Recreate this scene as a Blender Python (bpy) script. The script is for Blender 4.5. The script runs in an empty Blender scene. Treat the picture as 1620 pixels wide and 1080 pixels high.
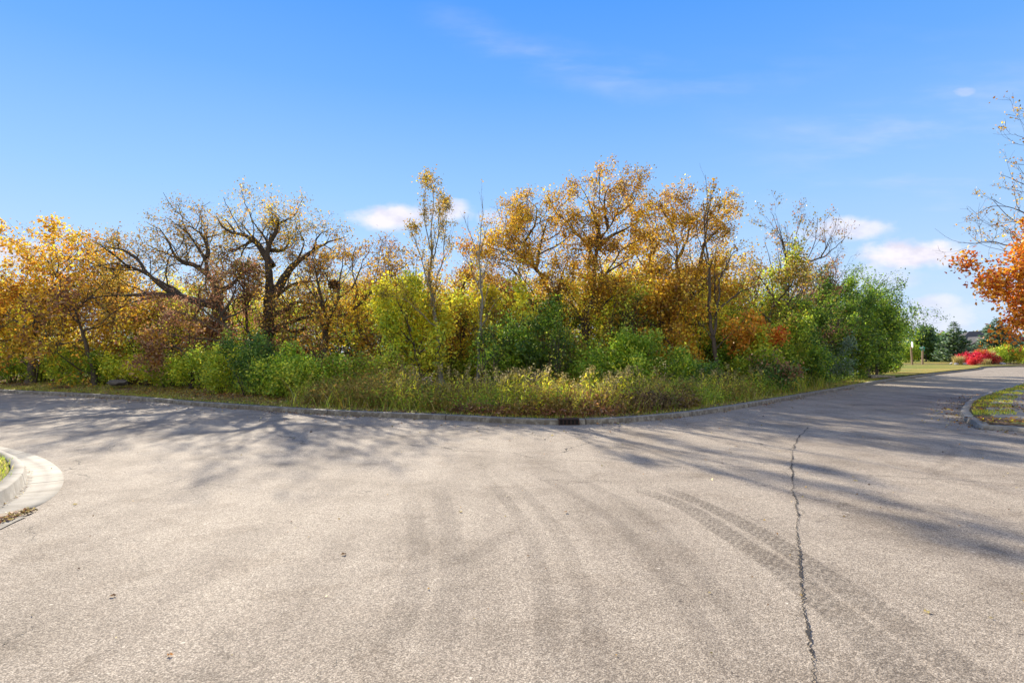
import bpy, math, random
import numpy as np
from mathutils import Vector
from mathutils.geometry import tessellate_polygon

R = math.radians
SC = bpy.context.scene
COL = SC.collection
rng = np.random.default_rng(7)
random.seed(7)

# ---------------------------------------------------------------- camera
F, HZ, CX, EYE = 900.0, 560.0, 810.0, 1.4
cam = bpy.data.cameras.new('camera')
cam.sensor_width = 36.0
cam.lens = 20.0
cam.shift_y = 20.0/1620.0
cam.clip_start = 0.05
cam.clip_end = 5000
camo = bpy.data.objects.new('camera', cam)
camo.location = (0, 0, EYE)
camo.rotation_euler = (R(90), 0, 0)
COL.objects.link(camo)
SC.camera = camo

# ---------------------------------------------------------------- light
SUN_AZ = R(-24.0)      # measured from +Y towards +X
SUN_EL = R(24.6)
sun = bpy.data.lights.new('sun', 'SUN')
sun.energy = 4.6
sun.angle = R(0.55)
sun.color = (1.0, 0.89, 0.73)
suno = bpy.data.objects.new('sun', sun)
sd = Vector((math.sin(SUN_AZ)*math.cos(SUN_EL), math.cos(SUN_AZ)*math.cos(SUN_EL), math.sin(SUN_EL)))
suno.rotation_euler = sd.to_track_quat('Z', 'Y').to_euler()
COL.objects.link(suno)

SC.view_settings.view_transform = 'Standard'
SC.view_settings.look = 'None'
SC.view_settings.gamma = 1.0
SC.view_settings.exposure = 1.42

def gnode(nt, typ, **kw):
    n = nt.nodes.new(typ)
    for k, v in kw.items():
        setattr(n, k, v)
    return n

def math_(nt, op, a, b=None, c=None, clamp=False):
    n = nt.nodes.new('ShaderNodeMath'); n.operation = op; n.use_clamp = clamp
    for i, v in enumerate((a, b, c)):
        if v is None: continue
        if isinstance(v, (int, float)): n.inputs[i].default_value = v
        else: nt.links.new(v, n.inputs[i])
    return n.outputs[0]

def sstep(nt, v, e0, e1):
    n = nt.nodes.new('ShaderNodeMapRange'); n.interpolation_type = 'SMOOTHSTEP'
    nt.links.new(v, n.inputs[0])
    n.inputs[1].default_value = e0; n.inputs[2].default_value = e1
    n.inputs[3].default_value = 0; n.inputs[4].default_value = 1
    return n.outputs[0]

def mixc(nt, f, a, b, mode='MIX'):
    n = nt.nodes.new('ShaderNodeMix'); n.data_type = 'RGBA'; n.blend_type = mode
    for s, v in ((n.inputs[0], f), (n.inputs[6], a), (n.inputs[7], b)):
        if isinstance(v, (int, float)): s.default_value = v
        elif isinstance(v, tuple): s.default_value = (*v, 1) if len(v) == 3 else v
        else: nt.links.new(v, s)
    return n.outputs[2]

def build_world():
    w = bpy.data.worlds.new('World'); SC.world = w; w.use_nodes = True
    nt = w.node_tree; nt.nodes.clear(); L = nt.links.new
    out = nt.nodes.new('ShaderNodeOutputWorld'); bg = nt.nodes.new('ShaderNodeBackground')
    L(bg.outputs[0], out.inputs[0])
    sky = nt.nodes.new('ShaderNodeTexSky'); sky.sky_type = 'NISHITA'
    sky.sun_disc = False; sky.sun_elevation = SUN_EL; sky.sun_rotation = SUN_AZ
    sky.altitude = 1500; sky.air_density = 1.0; sky.dust_density = 0.1; sky.ozone_density = 3.0
    tc = nt.nodes.new('ShaderNodeTexCoord')
    sp = nt.nodes.new('ShaderNodeSeparateXYZ'); L(tc.outputs['Generated'], sp.inputs[0])
    X, Y, Z = sp.outputs
    # clear autumn blue: colour by height above the horizon
    elev = math_(nt, 'ARCSINE', math_(nt, 'MAXIMUM', Z, 0.0))
    ramp = nt.nodes.new('ShaderNodeValToRGB')
    L(math_(nt, 'MULTIPLY', elev, 1.0/1.2), ramp.inputs[0])
    cr = ramp.color_ramp
    stops = [(0.0, (5.6, 6.6, 8.6)), (0.10, (4.6, 6.4, 8.9)), (0.22, (2.9, 5.3, 9.0)), (0.36, (1.3, 3.8, 8.9)), (0.50, (.5, 2.8, 8.8)), (1.0, (.3, 1.7, 6.2))]
    for i, (p, c) in enumerate(stops):
        e = cr.elements[i] if i < 2 else cr.elements.new(p)
        e.position = p; e.color = (c[0]/10, c[1]/10, c[2]/10, 1)
    grad = mixc(nt, 1.0, ramp.outputs[0], (4.0, 4.0, 4.0), 'MULTIPLY')
    base = mixc(nt, 0.92, sky.outputs[0], grad)
    # clouds, as directions on the sky
    yy = math_(nt, 'MAXIMUM', Y, 0.02)
    u = math_(nt, 'DIVIDE', X, yy); v = math_(nt, 'DIVIDE', Z, yy)
    cmb = nt.nodes.new('ShaderNodeCombineXYZ'); L(u, cmb.inputs[0]); L(v, cmb.inputs[1])
    def noise(scale, detail, sx=1, sy=1, rot=0, off=0):
        mp = nt.nodes.new('ShaderNodeMapping'); L(cmb.outputs[0], mp.inputs[0])
        mp.inputs['Scale'].default_value = (sx, sy, 1); mp.inputs['Rotation'].default_value = (0, 0, rot)
        mp.inputs['Location'].default_value = (off, off, 0)
        n = nt.nodes.new('ShaderNodeTexNoise'); L(mp.outputs[0], n.inputs['Vector'])
        n.inputs['Scale'].default_value = scale; n.inputs['Detail'].default_value = detail
        n.inputs['Roughness'].default_value = 0.55
        return n.outputs['Fac']
    nz = noise(26, 6, 1, 1.6); nzb = noise(9, 5, 1, 1.5, 0, 3.3)
    nzz = math_(nt, 'ADD', math_(nt, 'MULTIPLY', math_(nt, 'SUBTRACT', nz, .5), .9), math_(nt, 'MULTIPLY', math_(nt, 'SUBTRACT', nzb, .5), 1.3))
    total = None
    # (px, py, half width, half height, strength)
    for (px, py, ax, ay, st) in [(618, 342, 68, 24, .95), (712, 335, 38, 18, .8), (785, 345, 30, 14, .5), (1440, 402, 100, 26, 1.0), (1345, 362, 70, 22, .75), (1290, 372, 50, 14, .35),
                                 (1390, 440, 85, 28, .35), (1478, 478, 45, 15, .6), (1490, 505, 70, 30, .5), (30, 400, 50, 26, .8), (1530, 146, 22, 9, .3)]:
        cu, cv = (px-CX)/F, (HZ-py)/F
        du = math_(nt, 'MULTIPLY', math_(nt, 'SUBTRACT', u, cu), F/ax)
        dv = math_(nt, 'MULTIPLY', math_(nt, 'SUBTRACT', v, cv), F/ay)
        r = math_(nt, 'SQRT', math_(nt, 'ADD', math_(nt, 'MULTIPLY', du, du), math_(nt, 'MULTIPLY', dv, dv)))
        m = math_(nt, 'SUBTRACT', 1.0, math_(nt, 'SUBTRACT', r, nzz))
        m = math_(nt, 'MULTIPLY', sstep(nt, m, -.12, .62), st)
        total = m if total is None else math_(nt, 'MAXIMUM', total, m)
    # thin cirrus: an arc in the upper sky and faint veils to the right
    c1 = math_(nt, 'MULTIPLY', math_(nt, 'SUBTRACT', u, .33), 1.0)
    arc = math_(nt, 'ADD', .475, math_(nt, 'MULTIPLY', math_(nt, 'MULTIPLY', c1, c1), .55))
    da = math_(nt, 'ABSOLUTE', math_(nt, 'SUBTRACT', v, math_(nt, 'ADD', arc, math_(nt, 'MULTIPLY', math_(nt, 'SUBTRACT', nzb, .5), .06))))
    wisp = noise(5, 6, 1, 4.5, R(20), 1.7)
    am = math_(nt, 'MULTIPLY', math_(nt, 'SUBTRACT', 1.0, sstep(nt, da, 0.0, .06)), sstep(nt, wisp, .30, .75))
    am = math_(nt, 'MULTIPLY', am, sstep(nt, u, -.22, .0))
    am = math_(nt, 'MULTIPLY', am, math_(nt, 'SUBTRACT', 1.0, sstep(nt, u, .1, .75)))
    wisp2 = noise(2.6, 7, 1, 5.0, R(-8), 9.1)
    vm = math_(nt, 'MULTIPLY', sstep(nt, wisp2, .46, .78), sstep(nt, u, .25, .75))
    vm = math_(nt, 'MULTIPLY', vm, math_(nt, 'SUBTRACT', 1.0, sstep(nt, v, .35, .62)))
    total = math_(nt, 'MAXIMUM', total, math_(nt, 'MULTIPLY', am, .17))
    total = math_(nt, 'MAXIMUM', total, math_(nt, 'MULTIPLY', vm, .30))
    total = math_(nt, 'MULTIPLY', total, math_(nt, 'GREATER_THAN', Y, .05))
    shade = mixc(nt, sstep(nt, noise(14, 5, 1, 2.2, 0, 5.1), .35, .6), (.74, .72, .84), (.92, .88, .96))
    col = mixc(nt, total, base, mixc(nt, 1.0, shade, (4.0, 4.0, 4.0), 'MULTIPLY'))
    # unseen bright cloud added behind the camera, as warm fill on trees and road
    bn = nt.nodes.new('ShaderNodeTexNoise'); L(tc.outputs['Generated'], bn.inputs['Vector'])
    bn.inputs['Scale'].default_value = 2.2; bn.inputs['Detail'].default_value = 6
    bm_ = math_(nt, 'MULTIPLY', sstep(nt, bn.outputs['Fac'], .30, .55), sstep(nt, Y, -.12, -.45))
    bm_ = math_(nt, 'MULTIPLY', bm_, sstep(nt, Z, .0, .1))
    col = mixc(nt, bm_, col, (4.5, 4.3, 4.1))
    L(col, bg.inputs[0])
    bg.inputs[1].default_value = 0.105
build_world()

# ---------------------------------------------------------------- helpers
def gp(px, py, z=0.0):
    d = (EYE - z)*F/(py - HZ)
    return np.array([(px - CX)/F*d, d, z])
def pt(px, py, d):
    return np.array([(px - CX)/F*d, d, EYE - (py - HZ)*d/F])

def new_mesh(name, V, faces=None, quads=None, tris=None, mats=(), col=None, uv=None, smooth=False):
    me = bpy.data.meshes.new(name)
    V = np.asarray(V, dtype=np.float32)
    if faces is not None:
        me.from_pydata(V.tolist(), [], faces)
    else:
        n = 4 if quads is not None else 3
        Q = np.asarray(quads if quads is not None else tris, dtype=np.int32)
        me.vertices.add(len(V)); me.vertices.foreach_set('co', V.ravel())
        me.loops.add(Q.size); me.loops.foreach_set('vertex_index', Q.ravel())
        me.polygons.add(len(Q))
        me.polygons.foreach_set('loop_start', np.arange(0, Q.size, n, dtype=np.int32))
        me.update(calc_edges=True)
    if col is not None:
        a = me.attributes.new('Col', 'FLOAT_COLOR', 'POINT')
        c = np.ones((len(V), 4), np.float32); c[:, :3] = col
        a.data.foreach_set('color', c.ravel())
    if uv is not None:      # per vertex uv
        l = me.uv_layers.new(name='UVMap')
        vi = np.zeros(len(me.loops), np.int32); me.loops.foreach_get('vertex_index', vi)
        l.data.foreach_set('uv', np.asarray(uv, np.float32)[vi].ravel())
    for m in mats: me.materials.append(m)
    if smooth:
        me.polygons.foreach_set('use_smooth', np.ones(len(me.polygons), bool))
    me.update()
    return me

def link(name, me, parent=None, **props):
    o = bpy.data.objects.new(name, me); COL.objects.link(o)
    if parent is not None: o.parent = parent
    for k, v in props.items(): o[k] = v
    return o

def empty(name, loc, label, cat, group=None):
    o = bpy.data.objects.new(name, None); COL.objects.link(o)
    o.empty_display_size = .2
    o.location = tuple(float(c) for c in loc); o['label'] = label; o['category'] = cat
    if group: o['group'] = group
    return o

class MB:
    """collects boxes and tubes in one mesh"""
    def __init__(s): s.v = []; s.f = []
    def box(s, cx, cy, cz, sx, sy, sz, rz=0.0, bev=0.0):
        b = len(s.v); c, q = math.cos(rz), math.sin(rz)
        for z in (-.5, .5):
            k = 1.0
            for (x, y) in ((-.5, -.5), (.5, -.5), (.5, .5), (-.5, .5)):
                X, Y = x*sx, y*sy
                s.v.append((cx + X*c - Y*q, cy + X*q + Y*c, cz + z*sz))
        s.f += [(b, b+3, b+2, b+1), (b+4, b+5, b+6, b+7), (b, b+1, b+5, b+4), (b+1, b+2, b+6, b+5), (b+2, b+3, b+7, b+6), (b+3, b, b+4, b+7)]
        return s
    def poly(s, pts):
        b = len(s.v); s.v += [tuple(p) for p in pts]; s.f.append(tuple(range(b, b+len(pts)))); return s
    def build(s, name, mat, parent=None, origin=(0, 0, 0), bevel=0.0, **props):
        V = np.array(s.v, float) - np.array(origin)
        me = new_mesh(name, V, faces=s.f, mats=[mat])
        o = link(name, me, parent, **props)
        if bevel:
            m = o.modifiers.new('bevel', 'BEVEL'); m.width = bevel; m.segments = 2; m.limit_method = 'ANGLE'
        return o

def fast_noise(P, s, seed=0):
    """cheap smooth value noise from sines, P (N,3)"""
    r = np.random.default_rng(seed); out = np.zeros(len(P))
    for k in range(5):
        w = r.normal(size=3)*s*(1+.5*k); out += np.sin(P @ w + r.uniform(0, 6.28))/(1+.4*k)
    return out/2.6

# ---------------------------------------------------------------- materials
def new_mat(name):
    m = bpy.data.materials.new(name); m.use_nodes = True
    nt = m.node_tree; nt.nodes.clear()
    out = nt.nodes.new('ShaderNodeOutputMaterial')
    return m, nt, out

def tex(nt, kind, scale, detail=4, vec=None, rough=.6, feature=None):
    n = nt.nodes.new(kind); n.inputs['Scale'].default_value = scale
    if kind == 'ShaderNodeTexNoise':
        n.inputs['Detail'].default_value = detail; n.inputs['Roughness'].default_value = rough
    if feature: n.feature = feature
    if vec is not None: nt.links.new(vec, n.inputs['Vector'])
    return n

def ramp(nt, fac, stops):
    n = nt.nodes.new('ShaderNodeValToRGB'); nt.links.new(fac, n.inputs[0])
    for i, (p, c) in enumerate(stops):
        e = n.color_ramp.elements[i] if i < 2 else n.color_ramp.elements.new(p)
        e.position = p; e.color = (*c, 1)
    return n.outputs[0]

def bsdf(nt, out, col, rough=.9, spec=.3, bump=None, bstr=.3, bdist=.01):
    p = nt.nodes.new('ShaderNodeBsdfPrincipled')
    if isinstance(col, tuple): p.inputs['Base Color'].default_value = (*col, 1)
    else: nt.links.new(col, p.inputs['Base Color'])
    p.inputs['Roughness'].default_value = rough
    p.inputs['Specular IOR Level'].default_value = spec
    if bump is not None:
        b = nt.nodes.new('ShaderNodeBump'); b.inputs['Strength'].default_value = bstr
        b.inputs['Distance'].default_value = bdist
        nt.links.new(bump, b.inputs['Height']); nt.links.new(b.outputs[0], p.inputs['Normal'])
    nt.links.new(p.outputs[0], out.inputs[0])
    return p

def objvec(nt):
    return nt.nodes.new('ShaderNodeTexCoord').outputs['Object']

def mat_leaf():
    m, nt, out = new_mat('leaf')
    a = nt.nodes.new('ShaderNodeAttribute'); a.attribute_name = 'Col'
    d = nt.nodes.new('ShaderNodeBsdfDiffuse'); t = nt.nodes.new('ShaderNodeBsdfTranslucent')
    g = nt.nodes.new('ShaderNodeBsdfGlossy'); g.inputs['Roughness'].default_value = .45
    g.inputs['Color'].default_value = (.9, .9, .9, 1)
    nt.links.new(a.outputs['Color'], d.inputs[0])
    nt.links.new(a.outputs['Color'], t.inputs[0])
    mx = nt.nodes.new('ShaderNodeMixShader'); mx.inputs[0].default_value = .42
    nt.links.new(d.outputs[0], mx.inputs[1]); nt.links.new(t.outputs[0], mx.inputs[2])
    m2 = nt.nodes.new('ShaderNodeMixShader'); m2.inputs[0].default_value = .03
    nt.links.new(mx.outputs[0], m2.inputs[1]); nt.links.new(g.outputs[0], m2.inputs[2])
    nt.links.new(m2.outputs[0], out.inputs[0])
    return m

def mat_bark(name, c0, c1, scale=9):
    m, nt, out = new_mat(name)
    v = objvec(nt)
    mp = nt.nodes.new('ShaderNodeMapping'); nt.links.new(v, mp.inputs[0]); mp.inputs['Scale'].default_value = (1, 1, .28)
    n = tex(nt, 'ShaderNodeTexNoise', scale*3, 5, mp.outputs[0], .7)
    n2 = tex(nt, 'ShaderNodeTexNoise', 1.3, 3, v)
    c = ramp(nt, n.outputs['Fac'], [(.3, c0), (.7, c1)])
    c = mixc(nt, math_(nt, 'MULTIPLY', n2.outputs['Fac'], .5), c, tuple(x*.55 for x in c0))
    bsdf(nt, out, c, .95, .1, n.outputs['Fac'], .8, .03)
    return m

def mat_simple(name, c0, c1, scale=20, rough=.8, bstr=.2, spec=.3):
    m, nt, out = new_mat(name)
    n = tex(nt, 'ShaderNodeTexNoise', scale, 5, objvec(nt))
    bsdf(nt, out, ramp(nt, n.outputs['Fac'], [(.3, c0), (.7, c1)]), rough, spec, n.outputs['Fac'], bstr, .01)
    return m

def mat_asphalt():
    m, nt, out = new_mat('asphalt')
    v = objvec(nt)
    vo = tex(nt, 'ShaderNodeTexVoronoi', 140, vec=v)
    vo2 = tex(nt, 'ShaderNodeTexVoronoi', 84, vec=v)
    rnd = nt.nodes.new('ShaderNodeSeparateColor'); nt.links.new(vo.outputs['Color'], rnd.inputs[0])
    rnd2 = nt.nodes.new('ShaderNodeSeparateColor'); nt.links.new(vo2.outputs['Color'], rnd2.inputs[0])
    stone = ramp(nt, rnd.outputs[0], [(0.0, (.16, .143, .125)), (.35, (.26, .235, .205)), (.75, (.35, .32, .28)), (1.0, (.53, .50, .45))])
    stone2 = ramp(nt, rnd2.outputs[1], [(0.0, (.17, .15, .13)), (.6, (.30, .27, .235)), (1.0, (.48, .44, .38))])
    c = mixc(nt, .38, stone, stone2)
    # pits between stones
    pit = math_(nt, 'SUBTRACT', 1.0, sstep(nt, vo.outputs['Distance'], .35, .75))
    c = mixc(nt, 1.0, c, mixc(nt, pit, (.55, .55, .55), (1, 1, 1)), 'MULTIPLY')
    fine = tex(nt, 'ShaderNodeTexNoise', 14, 5, v, .75)
    c = mixc(nt, 1.0, c, ramp(nt, fine.outputs['Fac'], [(.3, (.89, .885, .88)), (.65, (1.05, 1.045, 1.035))]), 'MULTIPLY')
    big = tex(nt, 'ShaderNodeTexNoise', .75, 7, v, .62)
    c = mixc(nt, 1.0, c, ramp(nt, big.outputs['Fac'], [(.34, (.72, .70, .68)), (.44, (.90, .885, .87)), (.52, (1.0, .99, .98)), (.66, (1.09, 1.08, 1.06))]), 'MULTIPLY')
    # worn wheel lanes sweeping along +Y
    mp = nt.nodes.new('ShaderNodeMapping'); nt.links.new(v, mp.inputs[0])
    mp.inputs['Scale'].default_value = (1.6, .16, 1); mp.inputs['Rotation'].default_value = (0, 0, R(-8))
    st = tex(nt, 'ShaderNodeTexNoise', 1.3, 4, mp.outputs[0], .5)
    c = mixc(nt, 1.0, c, ramp(nt, st.outputs['Fac'], [(.38, (.88, .87, .865)), (.55, (1.02, 1.015, 1.01))]), 'MULTIPLY')
    # hairline cracks and worn patches with firm edges
    wn = tex(nt, 'ShaderNodeTexNoise', 2.2, 5, v, .65)
    wv = nt.nodes.new('ShaderNodeVectorMath'); wv.operation = 'MULTIPLY_ADD'
    nt.links.new(wn.outputs['Color'], wv.inputs[0]); wv.inputs[1].default_value = (.9, .9, 0); nt.links.new(v, wv.inputs[2])
    hv = nt.nodes.new('ShaderNodeTexVoronoi'); hv.feature = 'DISTANCE_TO_EDGE'; hv.inputs['Scale'].default_value = .55
    nt.links.new(wv.outputs[0], hv.inputs['Vector'])
    hm = tex(nt, 'ShaderNodeTexNoise', .45, 3, v)
    hair = math_(nt, 'MULTIPLY', math_(nt, 'LESS_THAN', hv.outputs['Distance'], .0035), sstep(nt, hm.outputs['Fac'], .50, .58))
    c = mixc(nt, math_(nt, 'MULTIPLY', hair, .7), c, (.07, .06, .052))
    pn = tex(nt, 'ShaderNodeTexNoise', 1.9, 9, wv.outputs[0], .72)
    c = mixc(nt, 1.0, c, ramp(nt, pn.outputs['Fac'], [(.40, (.86, .845, .83)), (.47, (1, 1, 1)), (.58, (1, 1, 1)), (.66, (1.07, 1.06, 1.05))]), 'MULTIPLY')
    # a few pale chips
    vc = tex(nt, 'ShaderNodeTexVoronoi', 7, vec=v)
    rc = nt.nodes.new('ShaderNodeSeparateColor'); nt.links.new(vc.outputs['Color'], rc.inputs[0])
    chip = math_(nt, 'MULTIPLY', math_(nt, 'LESS_THAN', vc.outputs['Distance'], .07), math_(nt, 'GREATER_THAN', rc.outputs[0], .62))
    c = mixc(nt, math_(nt, 'MULTIPLY', chip, .8), c, mixc(nt, math_(nt, 'GREATER_THAN', rc.outputs[1], .45), (.5, .46, .40), (.06, .05, .045)))
    c = mixc(nt, 1.0, c, (1.245, 1.19, 1.09), 'MULTIPLY')
    hgt = math_(nt, 'ADD', math_(nt, 'MULTIPLY', pit, .7), math_(nt, 'MULTIPLY', fine.outputs['Fac'], .6))
    bsdf(nt, out, c, .9, .2, hgt, .4, .004)
    return m

def mat_concrete(name='concrete', tint=(1, 1, 1)):
    m, nt, out = new_mat(name)
    v = objvec(nt)
    n = tex(nt, 'ShaderNodeTexNoise', 1.7, 8, v, .65); f = tex(nt, 'ShaderNodeTexNoise', 140, 3, v)
    c = ramp(nt, n.outputs['Fac'], [(.3, (.21, .195, .165)), (.5, (.285, .265, .225)), (.7, (.34, .32, .275))])
    c = mixc(nt, .5, c, mixc(nt, 1.0, c, ramp(nt, f.outputs['Fac'], [(.3, (.7, .7, .7)), (.7, (1.15, 1.15, 1.15))]), 'MULTIPLY'))
    c = mixc(nt, 1.0, c, tint, 'MULTIPLY')
    uv = nt.nodes.new('ShaderNodeUVMap'); sp = nt.nodes.new('ShaderNodeSeparateXYZ'); nt.links.new(uv.outputs[0], sp.inputs[0])
    fr = math_(nt, 'ABSOLUTE', math_(nt, 'SUBTRACT', math_(nt, 'FRACT', math_(nt, 'DIVIDE', sp.outputs[0], 3.05)), .5))
    j = math_(nt, 'LESS_THAN', fr, .005)
    c = mixc(nt, j, c, (.05, .045, .04))
    mp = nt.nodes.new('ShaderNodeMapping'); nt.links.new(uv.outputs[0], mp.inputs[0]); mp.inputs['Scale'].default_value = (3.5, .7, 1)
    sn = tex(nt, 'ShaderNodeTexNoise', 1.0, 6, mp.outputs[0], .7)
    c = mixc(nt, 1.0, c, ramp(nt, sn.outputs['Fac'], [(.32, (.55, .52, .47)), (.48, (.92, .91, .88)), (.6, (1.05, 1.05, 1.04))]), 'MULTIPLY')
    ft = math_(nt, 'ABSOLUTE', math_(nt, 'ADD', sp.outputs[1], .018))
    dn = tex(nt, 'ShaderNodeTexNoise', 9, 5, v, .7)
    dirt = math_(nt, 'MULTIPLY', math_(nt, 'SUBTRACT', 1.0, sstep(nt, ft, .008, .05)), sstep(nt, dn.outputs['Fac'], .38, .56))
    c = mixc(nt, math_(nt, 'MULTIPLY', dirt, .75), c, (.075, .062, .047))
    c = mixc(nt, math_(nt, 'MULTIPLY', sstep(nt, dn.outputs['Fac'], .60, .70), .35), c, (.12, .105, .085))
    bsdf(nt, out, c, .85, .3, f.outputs['Fac'], .25, .003)
    return m

def mat_soil():
    m, nt, out = new_mat('leaf_litter_soil')
    v = objvec(nt)
    n = tex(nt, 'ShaderNodeTexNoise', 1.1, 6, v); f = tex(nt, 'ShaderNodeTexVoronoi', 22, vec=v)
    s = nt.nodes.new('ShaderNodeSeparateColor'); nt.links.new(f.outputs['Color'], s.inputs[0])
    a = ramp(nt, s.outputs[0], [(0, (.05, .035, .02)), (.5, (.13, .085, .05)), (1, (.26, .18, .11))])
    b = ramp(nt, s.outputs[1], [(0, (.06, .07, .02)), (1, (.17, .17, .06))])
    c = mixc(nt, sstep(nt, n.outputs['Fac'], .47, .6), a, b)
    bsdf(nt, out, c, .95, .1, f.outputs['Distance'], .5, .03)
    return m

def mat_lawn():
    m, nt, out = new_mat('lawn_grass')
    v = objvec(nt)
    n = tex(nt, 'ShaderNodeTexNoise', .12, 6, v); f = tex(nt, 'ShaderNodeTexNoise', 9, 6, v, .8)
    a = ramp(nt, f.outputs['Fac'], [(.3, (.07, .10, .02)), (.55, (.17, .20, .035)), (.75, (.30, .28, .07))])
    b = ramp(nt, f.outputs['Fac'], [(.3, (.16, .12, .03)), (.6, (.36, .28, .07))])
    c = mixc(nt, sstep(nt, n.outputs['Fac'], .42, .62), a, b)
    bsdf(nt, out, c, .95, .1, f.outputs['Fac'], .6, .05)
    return m

def mat_mark(name, col, mode):
    """worn marks lying on the asphalt; u runs along, v across (0..1)"""
    m, nt, out = new_mat(name)
    uv = nt.nodes.new('ShaderNodeUVMap'); sp = nt.nodes.new('ShaderNodeSeparateXYZ'); nt.links.new(uv.outputs[0], sp.inputs[0])
    U, V = sp.outputs[0], sp.outputs[1]
    v = objvec(nt)
    nz = tex(nt, 'ShaderNodeTexNoise', 60, 3, v, .7); nb = tex(nt, 'ShaderNodeTexNoise', 1.2, 4, v)
    edge = math_(nt, 'MULTIPLY', sstep(nt, V, 0.0, .16), math_(nt, 'SUBTRACT', 1.0, sstep(nt, V, .84, 1.0)))
    if mode == 'tyre':
        zig = math_(nt, 'ABSOLUTE', math_(nt, 'SUBTRACT', math_(nt, 'FRACT', math_(nt, 'MULTIPLY', V, 3.0)), .5))
        tr = math_(nt, 'FRACT', math_(nt, 'ADD', math_(nt, 'MULTIPLY', U, 13.0), math_(nt, 'MULTIPLY', zig, 1.3)))
        tr = sstep(nt, math_(nt, 'ABSOLUTE', math_(nt, 'SUBTRACT', tr, .5)), .10, .34)
        a = math_(nt, 'MULTIPLY', edge, math_(nt, 'ADD', .09, math_(nt, 'MULTIPLY', tr, .145)))
    else:
        a = math_(nt, 'MULTIPLY', edge, .078)
    a = math_(nt, 'MULTIPLY', a, math_(nt, 'ADD', .7, math_(nt, 'MULTIPLY', sstep(nt, nb.outputs['Fac'], .35, .6), .5)))
    a = math_(nt, 'MULTIPLY', a, math_(nt, 'ADD', .45, sstep(nt, nz.outputs['Fac'], .35, .6)), clamp=True)
    fade = nt.nodes.new('ShaderNodeAttribute'); fade.attribute_name = 'Col'
    a = math_(nt, 'MULTIPLY', a, fade.outputs['Fac'], clamp=True)
    tb = nt.nodes.new('ShaderNodeBsdfTransparent'); d = nt.nodes.new('ShaderNodeBsdfDiffuse')
    d.inputs[0].default_value = (*col, 1)
    mx = nt.nodes.new('ShaderNodeMixShader'); nt.links.new(a, mx.inputs[0])
    nt.links.new(tb.outputs[0], mx.inputs[1]); nt.links.new(d.outputs[0], mx.inputs[2])
    nt.links.new(mx.outputs[0], out.inputs[0])
    return m

M = {}
M['leaf'] = mat_leaf()
M['oak_bark'] = mat_bark('oak_bark', (.075, .062, .05), (.17, .145, .12))
M['dark_bark'] = mat_bark('dark_bark', (.05, .04, .033), (.12, .10, .085))
M['pale_bark'] = mat_bark('pale_bark', (.20, .19, .17), (.34, .33, .30))
M['stem'] = mat_simple('dry_stem', (.12, .09, .04), (.25, .19, .09))
M['asphalt'] = mat_asphalt()
M['concrete'] = mat_concrete()
M['soil'] = mat_soil()
M['lawn'] = mat_lawn()
M['tyre'] = mat_mark('tyre_rubber', (.085, .075, .068), 'tyre')
M['wear'] = mat_mark('tyre_wear', (.12, .105, .095), 'wear')
M['crack'] = mat_simple('crack_fill', (.012, .011, .010), (.05, .042, .035), 40)
M['iron'] = mat_simple('rusty_iron', (.02, .013, .010), (.055, .028, .02), 60, .7)
M['black'] = mat_simple('dark_void', (.003, .003, .003), (.006, .006, .006))
M['wood'] = mat_simple('weathered_wood', (.15, .10, .06), (.27, .19, .12), 30)
M['sign_green'] = mat_simple('green_sign_paint', (.01, .22, .16), (.02, .27, .20), 3, .4)
M['sign_white'] = mat_simple('white_sign_paint', (.75, .75, .75), (.82, .82, .82), 3, .4)
M['roof'] = mat_simple('roof_shingles', (.045, .045, .05), (.08, .078, .08), 6, .9)
M['stucco'] = mat_simple('tan_house_wall', (.42, .35, .28), (.55, .47, .38), 4, .9)
M['trim'] = mat_simple('white_trim', (.7, .68, .64), (.78, .76, .72), 4)
M['glass'] = mat_simple('window_glass', (.02, .03, .04), (.05, .06, .08), 1, .08, 0.0, .6)
M['stone'] = mat_simple('garden_stone', (.25, .23, .21), (.48, .45, .41), 7, .9, .6)
M['dark_stone'] = mat_simple('dark_stone', (.06, .055, .05), (.16, .15, .135), 7, .9, .6)
M['litter'] = mat_simple('road_grit', (.10, .07, .04), (.30, .23, .15), 50)

# ---------------------------------------------------------------- setting: road, verges, kerbs
def catmull(P, n):
    """smooth curve through P, spaced by length, no overshoot at uneven spacing"""
    P = np.asarray(P, float)
    seg = np.maximum(np.linalg.norm(np.diff(P, axis=0), axis=1), 1e-6); cum = np.concatenate([[0], np.cumsum(seg)])
    m = np.zeros_like(P); sl = np.diff(P, axis=0)/seg[:, None]
    if len(P) > 2:
        w = seg[1:, None]/(seg[:-1]+seg[1:])[:, None]; m[1:-1] = sl[:-1]*w + sl[1:]*(1-w)
    m[0] = sl[0]; m[-1] = sl[-1]
    s = np.linspace(0, cum[-1], n); k = np.clip(np.searchsorted(cum, s, side='right')-1, 0, len(P)-2)
    h = seg[k][:, None]; t = (s-cum[k])[:, None]/h
    return (2*t**3-3*t*t+1)*P[k] + (t**3-2*t*t+t)*h*m[k] + (-2*t**3+3*t*t)*P[k+1] + (t**3-t*t)*h*m[k+1]

far_pts = [(-75, 52, 0), (-45, 37, 0), (-28, 27, 0)] + [gp(*p) for p in
    [(0, 621), (83, 625), (161, 629.5), (250, 636), (300, 641), (400, 648), (455, 652), (560, 658), (705, 664), (820, 670), (893, 672), (950, 670.5), (1000, 667.5), (1080, 659.5), (1160, 648), (1230, 635.5), (1305, 622), (1404, 603), (1480, 592.5), (1546, 585)]] + [(51, 60, 0), (62, 63.5, 0), (90, 66, 0), (110, 67, 0)]
FAR = catmull([p[:2] for p in np.array([np.array(q, float) for q in far_pts])], 1100)

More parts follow.
